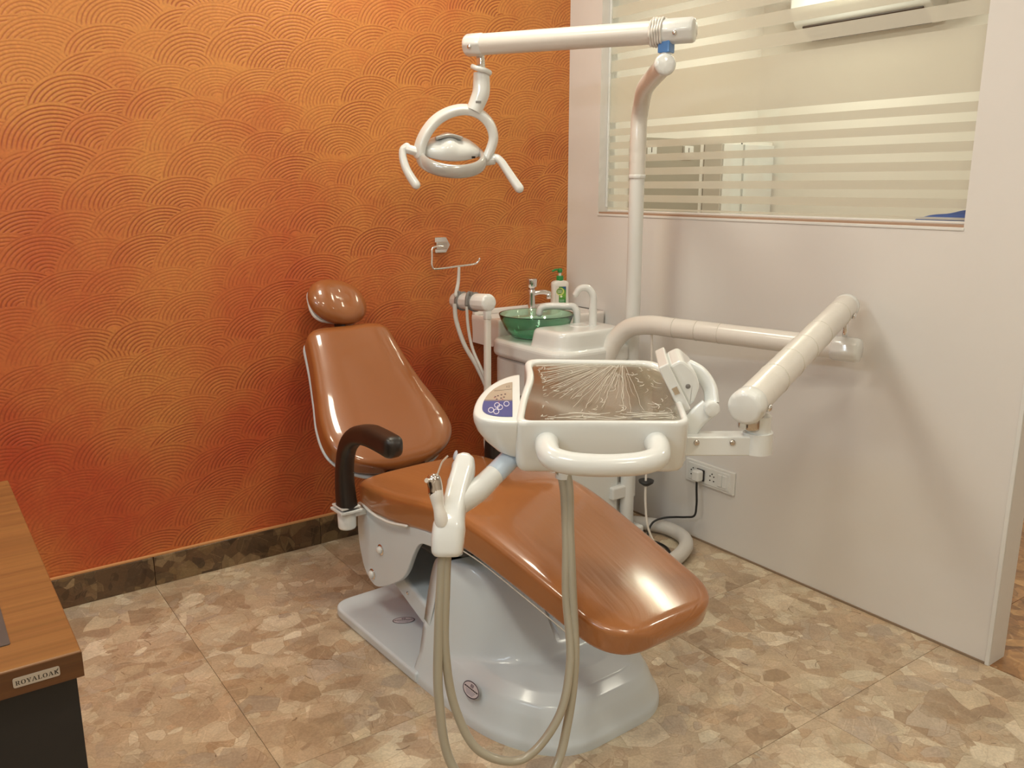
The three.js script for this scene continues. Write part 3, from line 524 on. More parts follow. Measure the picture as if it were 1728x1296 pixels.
// ------------------------------------------------------------------ operating light
{
  const yaw = 0.6229;
  const o = thing('operating_light', 'white ring-yoke dental light hanging from a wrapped swing arm', 'dental light', [-.455, 1.685, 1.0]);
  const W = (x, y, z) => V(x + .455, y - 1.685, z - 1.0);
  const A = W(-.425, 1.772, 1.01), B = W(-.745, 1.781, .385), dir = B.clone().sub(A).normalize();
  mesh('pivot_pin', rod(W(-.440, 1.69, .985), W(-.440, 1.765, .985), .017, 20), M.plasticMatt, o);
  mesh('pivot_wrap', box(.038, .036, .038, 0, 0, 0, .004).rotateY(.3).translate(.015, .045, -.015), M.blueFilm, o, 'blue protective film on the pivot');
  mesh('swing_arm', sweep([A.clone().addScaledVector(dir, .03), A.clone().lerp(B, .5), B.clone().addScaledVector(dir, -.04)], { r: .0335, seg: 24, rad: 28 }), M.wrapped, o, 'plastic-wrapped white swing arm');
  mesh('arm_sleeve', rod(A.clone().addScaledVector(dir, -.055), A.clone().addScaledVector(dir, .06), .036, 28, .25), M.plastic, o);
  mesh('arm_end', rod(B.clone().addScaledVector(dir, -.06), B.clone().addScaledVector(dir, .012), .0355, 28, .3), M.plastic, o);
  { // twisted film knot round the sleeve
    const pts = [], side = V(-dir.z, 0, dir.x).normalize(), up = V(0, 1, 0); for (let i = 0; i <= 80; i++) { const t = i / 80 * Math.PI * 10, q = A.clone().addScaledVector(dir, .035 + i / 80 * .04); const r = .038 + .003 * Math.sin(i * 2.7); pts.push(q.addScaledVector(side, Math.cos(t) * r).addScaledVector(up, Math.sin(t) * r)); }
    mesh('film_knot', sweep(pts, { r: .004, seg: 240, rad: 6 }), M.wrapped, o, 'bunched clear film knot');
  }
  const side = V(-dir.z, 0, dir.x).normalize(); if (side.z < 0) side.negate();
  for (const q of [A.clone().addScaledVector(dir, -.005), B.clone().addScaledVector(dir, -.02)]) mesh('screw', boltGeo(.007, .006).applyQuaternion(new THREE.Quaternion().setFromUnitVectors(V(0, 1, 0), side)).translate(...q.clone().addScaledVector(side, .034).add(V(0, -.01, 0)).toArray()), M.chrome, o);
  // hanging lamp head, drawn in a frame turned towards the room
  const F = new THREE.Matrix4().makeRotationY(-yaw).setPosition(W(-.786, 1.444, .354)), S = .00194;
  const q = (px, py, dz = 0) => V((px - 768) * S, (255 - py) * S * 1.02, dz).applyMatrix4(F);
  mesh('hanger_socket', rod(q(812, 97), q(812, 88), .019), M.chrome, o);
  mesh('chrome_hanger', rod(q(813, 95), q(815, 132), .014), M.chrome, o, 'chrome hanger tube');
  mesh('hanger_ring', sweep([q(800, 119, .018), q(808, 123, .034), q(822, 126, .03), q(830, 129, .008), q(826, 128, -.02), q(812, 122, -.03)], { r: .006, seg: 40, rad: 10, cap: 'round', ay: 1.4 }), M.plastic, o, 'white loose ring on the hanger');
  mesh('neck', sweep([q(815, 128), q(815, 145), q(814, 160), q(808, 175), q(801, 190, .004)], { r: t => .0265 - .001 * t + .003 * Math.sin(t * 3.1), seg: 30, rad: 24 }), M.plastic, o, 'bent white neck');
  mesh('neck_label', box(.018, .007, .002).applyMatrix4(new THREE.Matrix4().makeRotationY(-yaw)).translate(...q(810, 176, .0275).toArray()), M.greyClip, o);
  // yoke: flat-section arch
  const yk = [[707, 262, .03], [709, 248, .032], [718, 228, .03], [736, 206, .022], [760, 192, .012], [787, 187, 0], [812, 194, -.012], [829, 211, -.022], [835, 232, -.028], [830, 251, -.03], [823, 266, -.03]].map(a => q(...a));
  mesh('yoke', sweep(yk, { r: .0185, seg: 80, rad: 20, ax: 1.25, ay: .85, e: 3.2, cap: 'round' }), M.plastic, o, 'white arched yoke');
  // elliptical lamp ring and hood
  const cx = 762, cy = 266, ringPts = [];
  const tilt = new THREE.Matrix4().multiplyMatrices(F, new THREE.Matrix4().makeTranslation((cx - 768) * S, (255 - cy) * S, 0)).multiply(new THREE.Matrix4().makeRotationFromEuler(new THREE.Euler(.52, .22, -.13)));
  {
    const rings = [], N = 72, K = 18; for (let i = 0; i <= N; i++) { const a = i / N * Math.PI * 2, c = V(Math.cos(a) * .108, 0, Math.sin(a) * .098), t = V(Math.cos(a), 0, Math.sin(a)); const rg = []; for (let k = 0; k < K; k++) { const b = k / K * Math.PI * 2; rg.push(c.clone().addScaledVector(t, Math.cos(b) * .012 - Math.sin(b) * .004).add(V(0, Math.sin(b) * .022, 0)).applyMatrix4(tilt)); } rings.push(rg); }
    mesh('lamp_ring', loft(rings, false), M.lampLens, o, 'grey oval lamp ring');
  }
  {
    const rings = []; for (let i = 0; i <= 40; i++) { const t = i / 40, x = (t - .5) * .225, prof = Math.max(.02, Math.sin(Math.PI * clamp(t, .004, .996)) ** .55), bump = (Math.abs(t - .46) < .14 ? .010 * Math.cos((t - .46) / .14 * 1.57) : 0); const hh = .050 * prof * (t > .8 ? 1 - (t - .8) * 1.2 : 1) + bump, dz = .062 * prof, rg = []; for (let k = 0; k < 32; k++) { const b = k / 32 * Math.PI * 2, cb = Math.cos(b), sb = Math.sin(b); const y = sb > 0 ? sb ** .8 * hh : sb * .016 * prof; rg.push(V(x, .004 + y - .10 * t * .0, -.035 + Math.sign(cb) * Math.abs(cb) ** .8 * dz).applyMatrix4(tilt)); } rings.push(rg); }
    const hood = mesh('lamp_hood', loft(rings), M.plastic, o, 'white ridged lamp hood');
    const slot = box(.012, .006, .004).applyMatrix4(new THREE.Matrix4().makeTranslation(.068, .018, .030)).applyMatrix4(tilt); mesh('switch_slot', slot, M.black, hood);
    mesh('heat_sink', sweep([V(-.05, .056, -.03), V(-.01, .066, -.03), V(.03, .057, -.03)].map(p => p.applyMatrix4(tilt)), { r: .007, seg: 16, rad: 10, cap: 'round', ax: 3.5 }), M.lampLens, hood);
  }
  for (const [nm, a, b] of [['l', q(712, 259, .03), q(684, 251, .035)], ['r', q(815, 272, -.03), q(838, 269, -.03)]]) mesh('pivot_boss', rod(a, b, .0155, 20, .3), M.plastic, o);
  mesh('handle', sweep([q(686, 248, .035), q(680, 253, .037), q(679, 264, .04), q(684, 283, .045), q(692, 298, .048), q(701, 311, .05)], { r: t => .0125 + .003 * t, seg: 30, rad: 18, cap: 'round', ax: .9 }), M.plastic, o, 'white sterilisable grip');
  mesh('handle', sweep([q(828, 270, -.03), q(838, 265, -.028), q(847, 271, -.02), q(858, 286, -.01), q(869, 302, 0), q(880, 317, .01)], { r: t => .0125 + .0035 * t, seg: 30, rad: 18, cap: 'round' }), M.plastic, o, 'white sterilisable grip');
}
// ------------------------------------------------------------------ delivery arm and tray
{
  const a = thing('support_boom', 'two white plastic-wrapped swing arms carrying the instrument tray', 'swing arm', [-.29, .69, .70]);
  const W = (x, y, z) => V(x + .29, y - .69, z - .70);
  mesh('lower_arm', sweep([W(-.36, .66, .64), W(-.345, .73, .652), W(-.325, .79, .672), W(-.302, .838, .715), W(-.278, .858, .79), W(-.25, .858, .89), W(-.18, .856, 1.14), W(-.105, .853, 1.41)], { r: .0335, seg: 90, rad: 26 }), M.wrapped, a, 'lower wrapped arm');
  for (const [x, y, z, dx, dz] of [[-.25, .858, .89, .28, .96], [-.228, .8575, .97, .28, .96], [-.205, .857, 1.05, .28, .96]]) { const d = V(dx, 0, dz).normalize(), p = W(x, y, z); mesh('film_seam', new THREE.TorusGeometry(.0338, .0009, 6, 36).applyQuaternion(new THREE.Quaternion().setFromUnitVectors(V(0, 0, 1), d)).translate(p.x, p.y, p.z), M.crease, a); }
  mesh('elbow_cap', rod(W(-.108, .853, 1.40), W(-.085, .852, 1.482), .0375, 28, .3), M.plastic, a);
  const R = W(-.085, .978, 1.42), Fp = W(-.958, .878, 1.775), d = Fp.clone().sub(R).normalize();
  mesh('elbow_pin', [rod(W(-.112, .875, 1.40), W(-.112, .97, 1.40), .010), rod(W(-.092, .875, 1.43), W(-.092, .965, 1.43), .008)], M.chrome, a, 'chrome elbow pin');
  mesh('upper_arm', sweep([R, R.clone().lerp(Fp, .5), Fp], { r: .0365, seg: 30, rad: 30 }), M.wrapped, a, 'upper wrapped arm');
  mesh('end_cap', rod(Fp.clone().addScaledVector(d, -.03), Fp.clone().addScaledVector(d, .022), .0385, 32, .3), M.plastic, a);
  mesh('end_cap', rod(R.clone().addScaledVector(d, .02), R.clone().addScaledVector(d, -.02), .0375, 32, .25), M.plastic, a);
  for (const t of [.12, .36, .52, .66, .8]) mesh('film_seam', new THREE.TorusGeometry(.0368, .0009, 6, 40).applyQuaternion(new THREE.Quaternion().setFromUnitVectors(V(0, 0, 1), d.clone().add(V(.05, .1, 0)).normalize())).translate(...R.clone().lerp(Fp, t).toArray()), M.crease, a);
  const side = V(d.z, 0, -d.x).normalize(); if (side.z < 0) side.negate();
  for (const t of [.965, .07]) mesh('screw', boltGeo(.009, .008).applyQuaternion(new THREE.Quaternion().setFromUnitVectors(V(0, 1, 0), side.clone().add(V(0, -.3, 0)).normalize())).translate(...R.clone().lerp(Fp, t).addScaledVector(side, .035).add(V(0, -.01, 0)).toArray()), M.chrome, a);
  const drop = Fp.clone().addScaledVector(d, -.035);
  mesh('drop_pin', rod(drop.clone().add(V(0, -.02, 0)), drop.clone().add(V(0, -.062, 0)), .027), M.steel, a);
}
{
  const K = .895;
  const t = thing('delivery_tray', 'white instrument tray with front handle, film-wrapped steel plate and control pod', 'instrument tray', [-1.1584, .730, 1.524], -.6229);
  const sc = g => g.scale(K, K, K);
  const tilt = 0.235, T = new THREE.Matrix4().makeRotationX(tilt).setPosition(0, .135, .15);   // tray plane: x, up, -depth ; origin at front rim centre
  const tp = g => sc(g.applyMatrix4(T));
  const plan = roundPoly([[-.203, 0], [.203, 0], [.203, -.2], [.193, -.345], [-.178, -.355], [-.170, -.25], [-.192, -.12]], [.028, .03, .3, .06, .035, .09, .12], 10);
  const inner = roundPoly([[-.182, -.016], [.186, -.016], [.186, -.2], [.173, -.325], [-.158, -.335], [-.149, -.25], [-.172, -.12]], [.028, .022, .3, .06, .03, .09, .12], 10);
  {
    const sc2 = (P, k, y) => P.map(p => V(p[0] * k, y, -.175 + (p[1] + .175) * k)), mix = (a, b, t, y) => a.map((p, i) => V(p[0] * (1 - t) + b[i][0] * t, y, p[1] * (1 - t) + b[i][1] * t));
    const rings = [sc2(plan, .4, -.141), sc2(plan, .86, -.139), sc2(plan, .93, -.136), sc2(plan, .97, -.130), sc2(plan, .99, -.121), sc2(plan, 1, -.108), sc2(plan, 1.004, -.06), sc2(plan, 1.002, -.02), sc2(plan, 1, -.006), mix(plan, inner, .08, .0), mix(plan, inner, .25, .0038), mix(plan, inner, .5, .005), mix(plan, inner, .75, .0036), mix(plan, inner, .93, -.001), mix(plan, inner, 1, -.008), mix(plan, inner, 1, -.016), sc2(inner, .5, -.0162)];
    mesh('tray_body', tp(loft(rings)), M.plastic, t, 'white tray housing with raised rim');
  }
  mesh('steel_plate', tp(slab(inner, -.0085, -.004)), M.steel, t, 'stainless steel tray plate');
  mesh('cling_film', tp(slab(inner.map(p => [p[0] * 1.0, p[1]]), .0004, .0008)), M.cling, t, 'clear cling film over the plate');
  { // creases gathered in the film, fanning from the far right
    const rnd = mulberry(91), geos = [], hub = [.085, -.36];
    const inside = (x, z) => z < -.02 && z > -.325 && x > -.152 - .02 * Math.sin(z * 9) && x < .18 - .04 * clamp((-z - .2) / .13);
    const strip = (pts, w) => { for (let i = 0; i < pts.length - 1; i++) { const [x0, z0] = pts[i], [x1, z1] = pts[i + 1]; if (!inside(x0, z0) || !inside(x1, z1)) continue; const L = Math.hypot(x1 - x0, z1 - z0), g = new THREE.ConeGeometry(w * .7, L * 1.1, 3, 1, true); g.deleteAttribute('uv'); const b = new THREE.CylinderGeometry(w * .5, w * .5, L * 1.08, 4, 1, true).rotateZ(Math.PI / 2).rotateY(-Math.atan2(z1 - z0, x1 - x0)).translate((x0 + x1) / 2, .0016, (z0 + z1) / 2); geos.push(flat(b)); } };
    for (let k = 0; k < 58; k++) { const a = 1.5 + (k / 58) ** .75 * 1.5 + (rnd() - .5) * .05, r0 = .02 + rnd() * .1, r1 = .14 + rnd() * .16 + .16 * (k / 46), pts = []; for (let i = 0; i <= 10; i++) { const r = r0 + (r1 - r0) * i / 10, aa = a + .010 * Math.sin(i * .9 + k * 2.1) * (i / 10) + .006 * Math.sin(i * 2.3 + k); pts.push([hub[0] + Math.cos(aa) * r, hub[1] + Math.sin(aa) * r]); } strip(pts, .0006 + rnd() * .0009); }
    for (let k = 0; k < 90; k++) { const x = -.16 + rnd() * .34, z = -.02 - rnd() * .3, edge = rnd() < .5; const px = edge ? (rnd() < .5 ? -.15 + rnd() * .03 : .12 + rnd() * .06) : x, a = rnd() * 3.14, L = .008 + rnd() * .022, pts = []; for (let i = 0; i <= 3; i++) pts.push([px + Math.cos(a + i * .3) * L * i / 3, z + Math.sin(a + i * .3) * L * i / 3]); strip(pts, .001 + rnd() * .001); }
    for (let k = 0; k < 14; k++) { const x0 = -.16 + rnd() * .26, z0 = -.024 - rnd() * .03, pts = []; for (let i = 0; i <= 8; i++) pts.push([x0 + i * .012, z0 + Math.sin(i * .8 + k) * .004]); strip(pts, .0016); }
    const m = mesh('film_crease', tp(mergeGeometries(geos)), M.crease, t); m.userData.kind = 'stuff';
  }
  mesh('front_handle', sc(sweep([[-.128, .088, .135], [-.128, .082, .178], [-.118, .074, .212], [-.085, .068, .228], [-.03, .065, .236], [.03, .065, .236], [.085, .068, .228], [.116, .074, .212], [.126, .082, .178], [.126, .088, .135]], { r: t => .0285 - .003 * Math.sin(t * Math.PI), seg: 70, rad: 26, tension: .5 })), M.plastic, t, 'thick white bow handle');
  // control pod on the left
  {
    const rings = [], N = 60; const half = (s, y) => { const r = []; for (let k = 0; k < N; k++) { const a = Math.PI / 2 + k / (N - 1) * Math.PI, c = Math.cos(a), q = Math.sin(a); r.push(V(-.190 - Math.abs(c) ** (q > 0 ? 1.25 : .75) * .112 * s[0], y, -.075 - (q > 0 ? q ** 1.05 * .195 : -((-q) ** .8) * .068) * s[1])); } return r; };
    for (const [sx, sz, y, dz] of [[.35, .70, -.105, .0], [.55, .8, -.095, 0], [.78, .9, -.07, 0], [.93, .97, -.045, 0], [.99, 1, -.025, 0], [1, 1, -.012, 0], [.985, .99, -.005, 0], [.95, .965, -.001, 0], [.88, .92, 0, 0], [.3, .4, .0008, 0]]) rings.push(half([sx, sz, dz], y));
    const pod = mesh('control_pod', tp(loft(rings)), M.plastic, t, 'rounded white control pod');
    const cv = canvas(512, 512), g = cv.getContext('2d'); g.fillStyle = 'rgb(176,160,142)'; g.fillRect(0, 0, 512, 512); g.fillStyle = 'rgb(62,74,140)'; g.fillRect(0, 290, 512, 222); g.fillStyle = 'rgb(120,112,120)'; g.fillRect(0, 272, 512, 18);
    g.strokeStyle = 'rgb(90,78,70)'; g.lineWidth = 7; g.beginPath(); g.moveTo(190, 138); g.lineTo(500, 112); g.stroke();
    g.strokeStyle = 'rgb(224,222,232)'; g.lineWidth = 9; for (const [x, y] of [[150, 420], [240, 440], [300, 380], [410, 330], [250, 350]]) { g.beginPath(); g.ellipse(x, y, 44, 34, 0, 0, 6.3); g.stroke(); }
    g.fillStyle = 'rgb(70,40,60)'; for (const [x, y] of [[200, 220], [245, 205], [305, 190], [370, 180], [225, 255], [300, 240], [350, 225]]) { g.fillRect(x, y, 30, 16); } g.fillStyle = 'rgb(150,60,60)'; for (const [x, y] of [[190, 236], [270, 300], [330, 260]]) g.fillRect(x, y, 20, 12);
    g.font = 'bold 44px sans-serif'; g.fillStyle = 'rgb(95,85,80)'; g.fillText('o 2', 400, 85);
    const pts = []; for (let k = 0; k <= 40; k++) { const a = Math.PI / 2 + k / 40 * Math.PI, c = Math.cos(a), q = Math.sin(a); pts.push([-.208 - Math.abs(c) ** (q > 0 ? 1.25 : .75) * .072, -.08 - (q > 0 ? q ** 1.0 * .135 : -((-q) ** .8) * .046)]); }
    const pg = slab(pts, .0006, .0018), p = pg.attributes.position, uv = pg.attributes.uv; for (let i = 0; i < p.count; i++) uv.setXY(i, (p.getX(i) + .28) / .072, 1 - (p.getZ(i) + .215) / .181);
    mesh('button_panel', tp(pg), phys({ map: canvasTex(cv), roughness: .3, clearcoat: .5 }), pod, 'blue and grey membrane button panel');
  }
  // film viewer on the right
  {
    const A = V(.152, .252, .05), Bt = V(.212, .138, .05), ny = A.clone().sub(Bt), len = ny.length(); ny.normalize();
    const nz = V(-.05, -.16, 1).addScaledVector(ny, -V(-.05, -.16, 1).dot(ny)).normalize(), nx = ny.clone().cross(nz).normalize();
    const mid = A.clone().lerp(Bt, .5), B = new THREE.Matrix4().makeBasis(nx, ny, nz).setPosition(mid.x, mid.y, mid.z);
    const fv = g => sc(g.applyMatrix4(B));
    mesh('viewer_case', fv(box(.026, len, .17, 0, 0, -.085, .004)), M.plastic, t, 'slim white film viewer case');
    const bo = roundPoly([[.0, -len * .47], [.014, -len * .44], [.045, -len * .2], [.05, len * .1], [.034, len * .42], [.0, len * .42]], .012, 5);
    mesh('viewer_back', fv(extrude(shapeFrom(bo), .12, .006, 2).translate(.011, 0, -.14)), M.plastic, t, 'rounded back of the film viewer');
    mesh('viewer_screen', fv(box(.002, len - .02, .145, -.0135, 0, -.085)), M.plasticMatt, t);
    mesh('viewer_switch', fv(box(.014, .02, .004, 0, -.005, .0005, .001)), M.chrome, t, 'chrome rocker switch');
    mesh('viewer_screw', fv(boltGeo(.006, .004).rotateX(Math.PI / 2).translate(.03, -.012, -.015)), M.greyClip, t);
    mesh('viewer_arm', sc(sweep([[.225, .236, -.02], [.252, .222, 0], [.272, .192, .02], [.276, .155, .04]], { r: .0115, seg: 24, rad: 14, ax: .7, ay: 1.6, e: 3.5 })), M.plastic, t);
    mesh('viewer_bracket', sc(sweep([[.196, .06, .04], [.212, .082, .045], [.240, .122, .045], [.268, .148, .045]], { r: .019, seg: 20, rad: 14, ax: .8, ay: 1.3, e: 3.5 })), M.plastic, t);
    mesh('viewer_knob', sc(rod(V(.270, .150, .04), V(.270, .150, .074), .0185, 14, .2)), M.plastic, t, 'white fluted clamp knob');
  }
  // bracket to the arm
  mesh('mount_bracket', [sc(box(.225, .048, .055, .30, .062, .06, .004)), sc(cyl(.036, .036, .052, .385, .066, .062, 30)), sc(cyl(.030, .030, .055, .385, .105, .062, 30)), sc(box(.1, .03, .1, .16, .035, .03, .005))], M.plastic, t, 'white mounting bracket');
  for (const x of [.232, .318]) mesh('bracket_screw', sc(boltGeo(.007, .005).rotateX(Math.PI / 2).translate(x, .072, .0875)), M.steel, t);
  // instrument holder
  mesh('holder_tube', sc(sweep([[-.232, .014, .092], [-.258, -.003, .122], [-.292, -.022, .165], [-.336, -.034, .205]], { r: t => .0255 + .008 * t * t, seg: 30, rad: 22 })), M.plastic, t, 'white tube to the instrument holder');
  mesh('tube_sleeve', sc(sweep([[-.170, .050, .02], [-.204, .032, .06], [-.236, .011, .096], [-.252, .001, .115]], { r: .0262, seg: 24, rad: 22 })), M.blueTint, t, 'pale blue film sleeve');
  {
    const st = [[-.318, .046, .115, .012, .020], [-.3195, .040, .121, .022, .027], [-.322, .022, .14, .027, .031], [-.330, -.004, .168, .027, .033], [-.3375, -.03, .2, .027, .033], [-.3445, -.055, .226, .030, .034], [-.350, -.078, .245, .037, .035], [-.353, -.105, .258, .037, .034], [-.354, -.128, .266, .035, .031], [-.354, -.136, .268, .028, .025]];
    const C = new THREE.CatmullRomCurve3(st.map(s => V(s[0], s[1], s[2]))), rings = [], n = 48;
    for (let i = 0; i <= n; i++) { const f = i / n * (st.length - 1), k = Math.min(st.length - 2, Math.floor(f)), w = f - k, a = st[k][3] * (1 - w) + st[k + 1][3] * w, b = st[k][4] * (1 - w) + st[k + 1][4] * w, p = C.getPoint(i / n), tg = C.getTangent(i / n), ux = V(1, 0, 0).addScaledVector(tg, -tg.x).normalize(), uz = ux.clone().cross(tg).normalize(), rg = []; for (let j = 0; j < 36; j++) { const q = j / 36 * Math.PI * 2, c = Math.cos(q), s = Math.sin(q); rg.push(p.clone().addScaledVector(ux, Math.sign(c) * Math.abs(c) ** .6 * a).addScaledVector(uz, Math.sign(s) * Math.abs(s) ** .6 * b)); } rings.push(rg); }
    const h = mesh('instrument_holder', sc(loft(rings)), M.plastic, t, 'white moulded instrument holder');
    for (const f of [.10, .22, .34, .46]) { const p = C.getPoint(f), tg = C.getTangent(f), out = V(-.86, .3, .42).addScaledVector(tg, -V(-.86, .3, .42).dot(tg)).normalize(); const g = new THREE.SphereGeometry(1, 16, 10).scale(.004, .013, .008).applyMatrix4(new THREE.Matrix4().makeBasis(out, out.clone().cross(tg).normalize().cross(out).normalize(), out.clone().cross(tg).normalize())).translate(p.x + out.x * .027, p.y + out.y * .027, p.z + out.z * .027); mesh('instrument_slot', sc(g), M.slot, h); }
  }
  mesh('hose_gland', sc(cyl(.02, .02, .03, -.085, .0, .09, 20)), M.plastic, t);
}
{ // air-water syringe in the holder
  const s = thing('air_syringe', 'film-wrapped steel air-water syringe standing in the white instrument holder', 'syringe', [-1.1584, .730, 1.524], -.6229), K = .895, sc = g => g.scale(K, K, K);
  mesh('body', sc(sweep([[-.380, .020, .246], [-.378, .005, .25], [-.374, -.018, .256], [-.368, -.042, .262], [-.364, -.066, .264]], { r: t => .0145 + .0015 * Math.sin(t * 9), seg: 40, rad: 18 })), M.wrapped, s, 'syringe grip bunched in clear film');
  mesh('head', sc(sweep([[-.383, .032, .243], [-.380, .018, .246], [-.379, .006, .249]], { r: t => .0165, seg: 14, rad: 20, cap: 'round' })), M.steel, s, 'steel syringe head');
  for (const k of [-1, 1]) mesh('button', sc(cyl(.0055, .0055, .008, 0, 0, 0, 16).rotateX(1.1).rotateY(-.5).translate(-.389 + k * .007, .034 - k * .001, .254)), M.chrome, s);
  mesh('tip', sc(sweep([[-.377, .040, .238], [-.369, .062, .232], [-.3655, .070, .23], [-.361, .076, .23], [-.352, .085, .23]], { r: .0022, seg: 30, rad: 8, tension: .2 })), M.chrome, s, 'bent thin steel tip');
}
{ // hanging hoses
  const cam = [-2.3795, 1.33, 2.9032], k = .895, P = a => a.map(p => p.map((v, i) => cam[i] + (v - cam[i]) * k));
  const A = P([[-1.16, .70, 1.37], [-1.145, .648, 1.389], [-1.148, .512, 1.412], [-1.165, .372, 1.436], [-1.187, .211, 1.482], [-1.242, .093, 1.504], [-1.335, .015, 1.487], [-1.425, .052, 1.447], [-1.463, .15, 1.407], [-1.476, .295, 1.385], [-1.468, .437, 1.378], [-1.458, .545, 1.372]]);
  const B = P([[-1.15, .70, 1.38], [-1.134, .648, 1.397], [-1.14, .512, 1.417], [-1.152, .372, 1.445], [-1.171, .205, 1.481], [-1.209, .071, 1.503], [-1.254, -.013, 1.52], [-1.336, -.065, 1.535], [-1.437, -.052, 1.487], [-1.489, .032, 1.425], [-1.5, .187, 1.393], [-1.487, .355, 1.377], [-1.466, .545, 1.368]]);
  tag(mesh('instrument_hose', sweep(A, { r: .0092, seg: 160, rad: 14 }), M.hose), 'shorter looped translucent hose under the tray, its loop showing in front of the pedestal', 'hose', 'hoses looping from tray to holder');
  tag(mesh('instrument_hose', sweep(B, { r: .0098, seg: 160, rad: 14 }), M.hose), 'longer translucent hose under the tray, its loop hanging lowest at the picture edge', 'hose', 'hoses looping from tray to holder');
}
// ------------------------------------------------------------------ wash basin in the corner
{
  const b = thing('wash_basin', 'white ceramic wall-hung wash basin slab in the corner', 'wash basin', [0, 0, 0]);
  const P = roundPoly([[-.5, .003], [-.003, .003], [-.003, .265], [-.10, .262], [-.22, .225], [-.40, .20], [-.5, .20]], [.004, .004, .02, .06, .1, .1, .012], 8);
  const cx = -.25, cz = .003, rings = [];
  for (const [s, y] of [[.55, .70], [.78, .702], [.90, .715], [.965, .74], [.99, .77], [1, .80], [1, .812], [.992, .819], [.97, .822], [.7, .820], [.3, .818], [.02, .818]]) rings.push(P.map(p => V(cx + (p[0] - cx) * (p[0] < -.46 ? Math.max(s, .985) : s < .7 || p[0] < -.02 ? s : 1), y + (p[0] < -.3 && s < .99 && y < .79 ? .006 : 0), cz + (p[1] - cz) * s)));
  mesh('slab', loft(rings), M.ceramic, b);
  mesh('back_lip', box(.495, .022, .022, -.2505, .828, .0145, .006), M.ceramic, b);
}
{
  const f = thing('faucet', 'chrome pillar tap on the corner wash basin', 'faucet', [-.235, .8385, .058]);
  mesh('pillar', lathe([[.0001, 0], [.021, 0], [.022, .004], [.016, .010], [.0145, .03], [.014, .07], [.0165, .074], [.0165, .09], [.0001, .09]], 28).translate(0, -.02, 0), M.chrome, f);
  mesh('knob', lathe([[.0001, 0], [.014, 0], [.015, .006], [.022, .012], [.023, .040], [.021, .045], [.0001, .046]], 24).translate(0, .072, 0), M.chrome, f, 'chrome turning knob');
  mesh('spout', sweep([[0, .05, 0], [.025, .058, .012], [.05, .058, .024], [.066, .052, .032]], { r: t => .0105, seg: 20, rad: 16, cap: 'round' }), M.chrome, f);
  mesh('aerator', rod(V(.064, .052, .031), V(.066, .030, .032), .010), M.chrome, f);
}
{
  const s = thing('soap_bottle', 'white pump soap bottle with green label and cap on the wash basin', 'bottle', [-.088, .8225, .062], -.35);
  const rings = []; for (const [y, a, b] of [[0, .034, .019], [.004, .038, .022], [.03, .039, .0225], [.06, .0365, .0215], [.085, .0375, .0215], [.10, .0385, .0215], [.108, .036, .020], [.113, .028, .017], [.116, .013, .012]]) { const r = []; for (let k = 0; k < 40; k++) { const q = k / 40 * 6.2832, c = Math.cos(q), w = Math.sin(q); r.push(V(Math.sign(c) * Math.abs(c) ** .7 * a, y, Math.sign(w) * Math.abs(w) ** .7 * b)); } rings.push(r); }
  mesh('body', loft(rings), M.bottle, s);
  mesh('collar', lathe([[.0001, 0], [.0145, 0], [.015, .003], [.015, .018], [.0135, .021], [.0001, .021]], 24).translate(0, .114, 0), M.green, s, 'green collar');
  mesh('pump_stem', cyl(.006, .006, .016, 0, .142, 0), M.bottle, s);
  mesh('pump_head', [lathe([[.0001, 0], [.009, 0], [.0105, .004], [.0105, .014], [.007, .018], [.0001, .018]], 20).translate(0, .148, 0), sweep([[0, .160, 0], [-.02, .161, .004], [-.034, .156, .006]], { r: .0045, seg: 12, rad: 10, cap: 'round' })], M.green, s, 'green pump head');
  const cv = canvas(256, 512), g = cv.getContext('2d'); g.fillStyle = 'rgb(222,214,204)'; g.fillRect(0, 0, 256, 512);
  const gr = g.createLinearGradient(0, 0, 0, 512); gr.addColorStop(0, 'rgb(40,120,60)'); gr.addColorStop(.5, 'rgb(120,170,60)'); gr.addColorStop(.75, 'rgb(50,130,60)'); gr.addColorStop(1, 'rgb(20,100,60)'); g.fillStyle = gr; g.fillRect(76, 20, 176, 472);
  g.fillStyle = 'rgb(40,80,130)'; g.beginPath(); g.moveTo(150, 20); g.lineTo(252, 20); g.lineTo(252, 120); g.closePath(); g.fill();
  g.fillStyle = 'rgb(200,210,120)'; g.beginPath(); g.arc(110, 150, 100, 0, 6.3); g.fill(); g.fillStyle = 'rgb(110,150,80)'; g.beginPath(); g.arc(95, 140, 78, 0, 6.3); g.fill();
  g.strokeStyle = 'rgb(235,235,210)'; g.lineWidth = 8; for (const y of [120, 150, 176]) { g.beginPath(); g.moveTo(40, y); g.lineTo(150, y); g.stroke(); }
  g.fillStyle = 'rgb(240,240,220)'; g.fillRect(105, 270, 60, 22); g.fillRect(124, 250, 22, 62); for (const y of [370, 400, 440]) { g.fillStyle = 'rgba(235,240,225,.8)'; g.fillRect(92, y, 120, 10); }
  mesh('front_label', box(.046, .082, .0012, -.002, .053, .0226), phys({ map: canvasTex(cv), roughness: .35 }), s, 'green printed label');
}
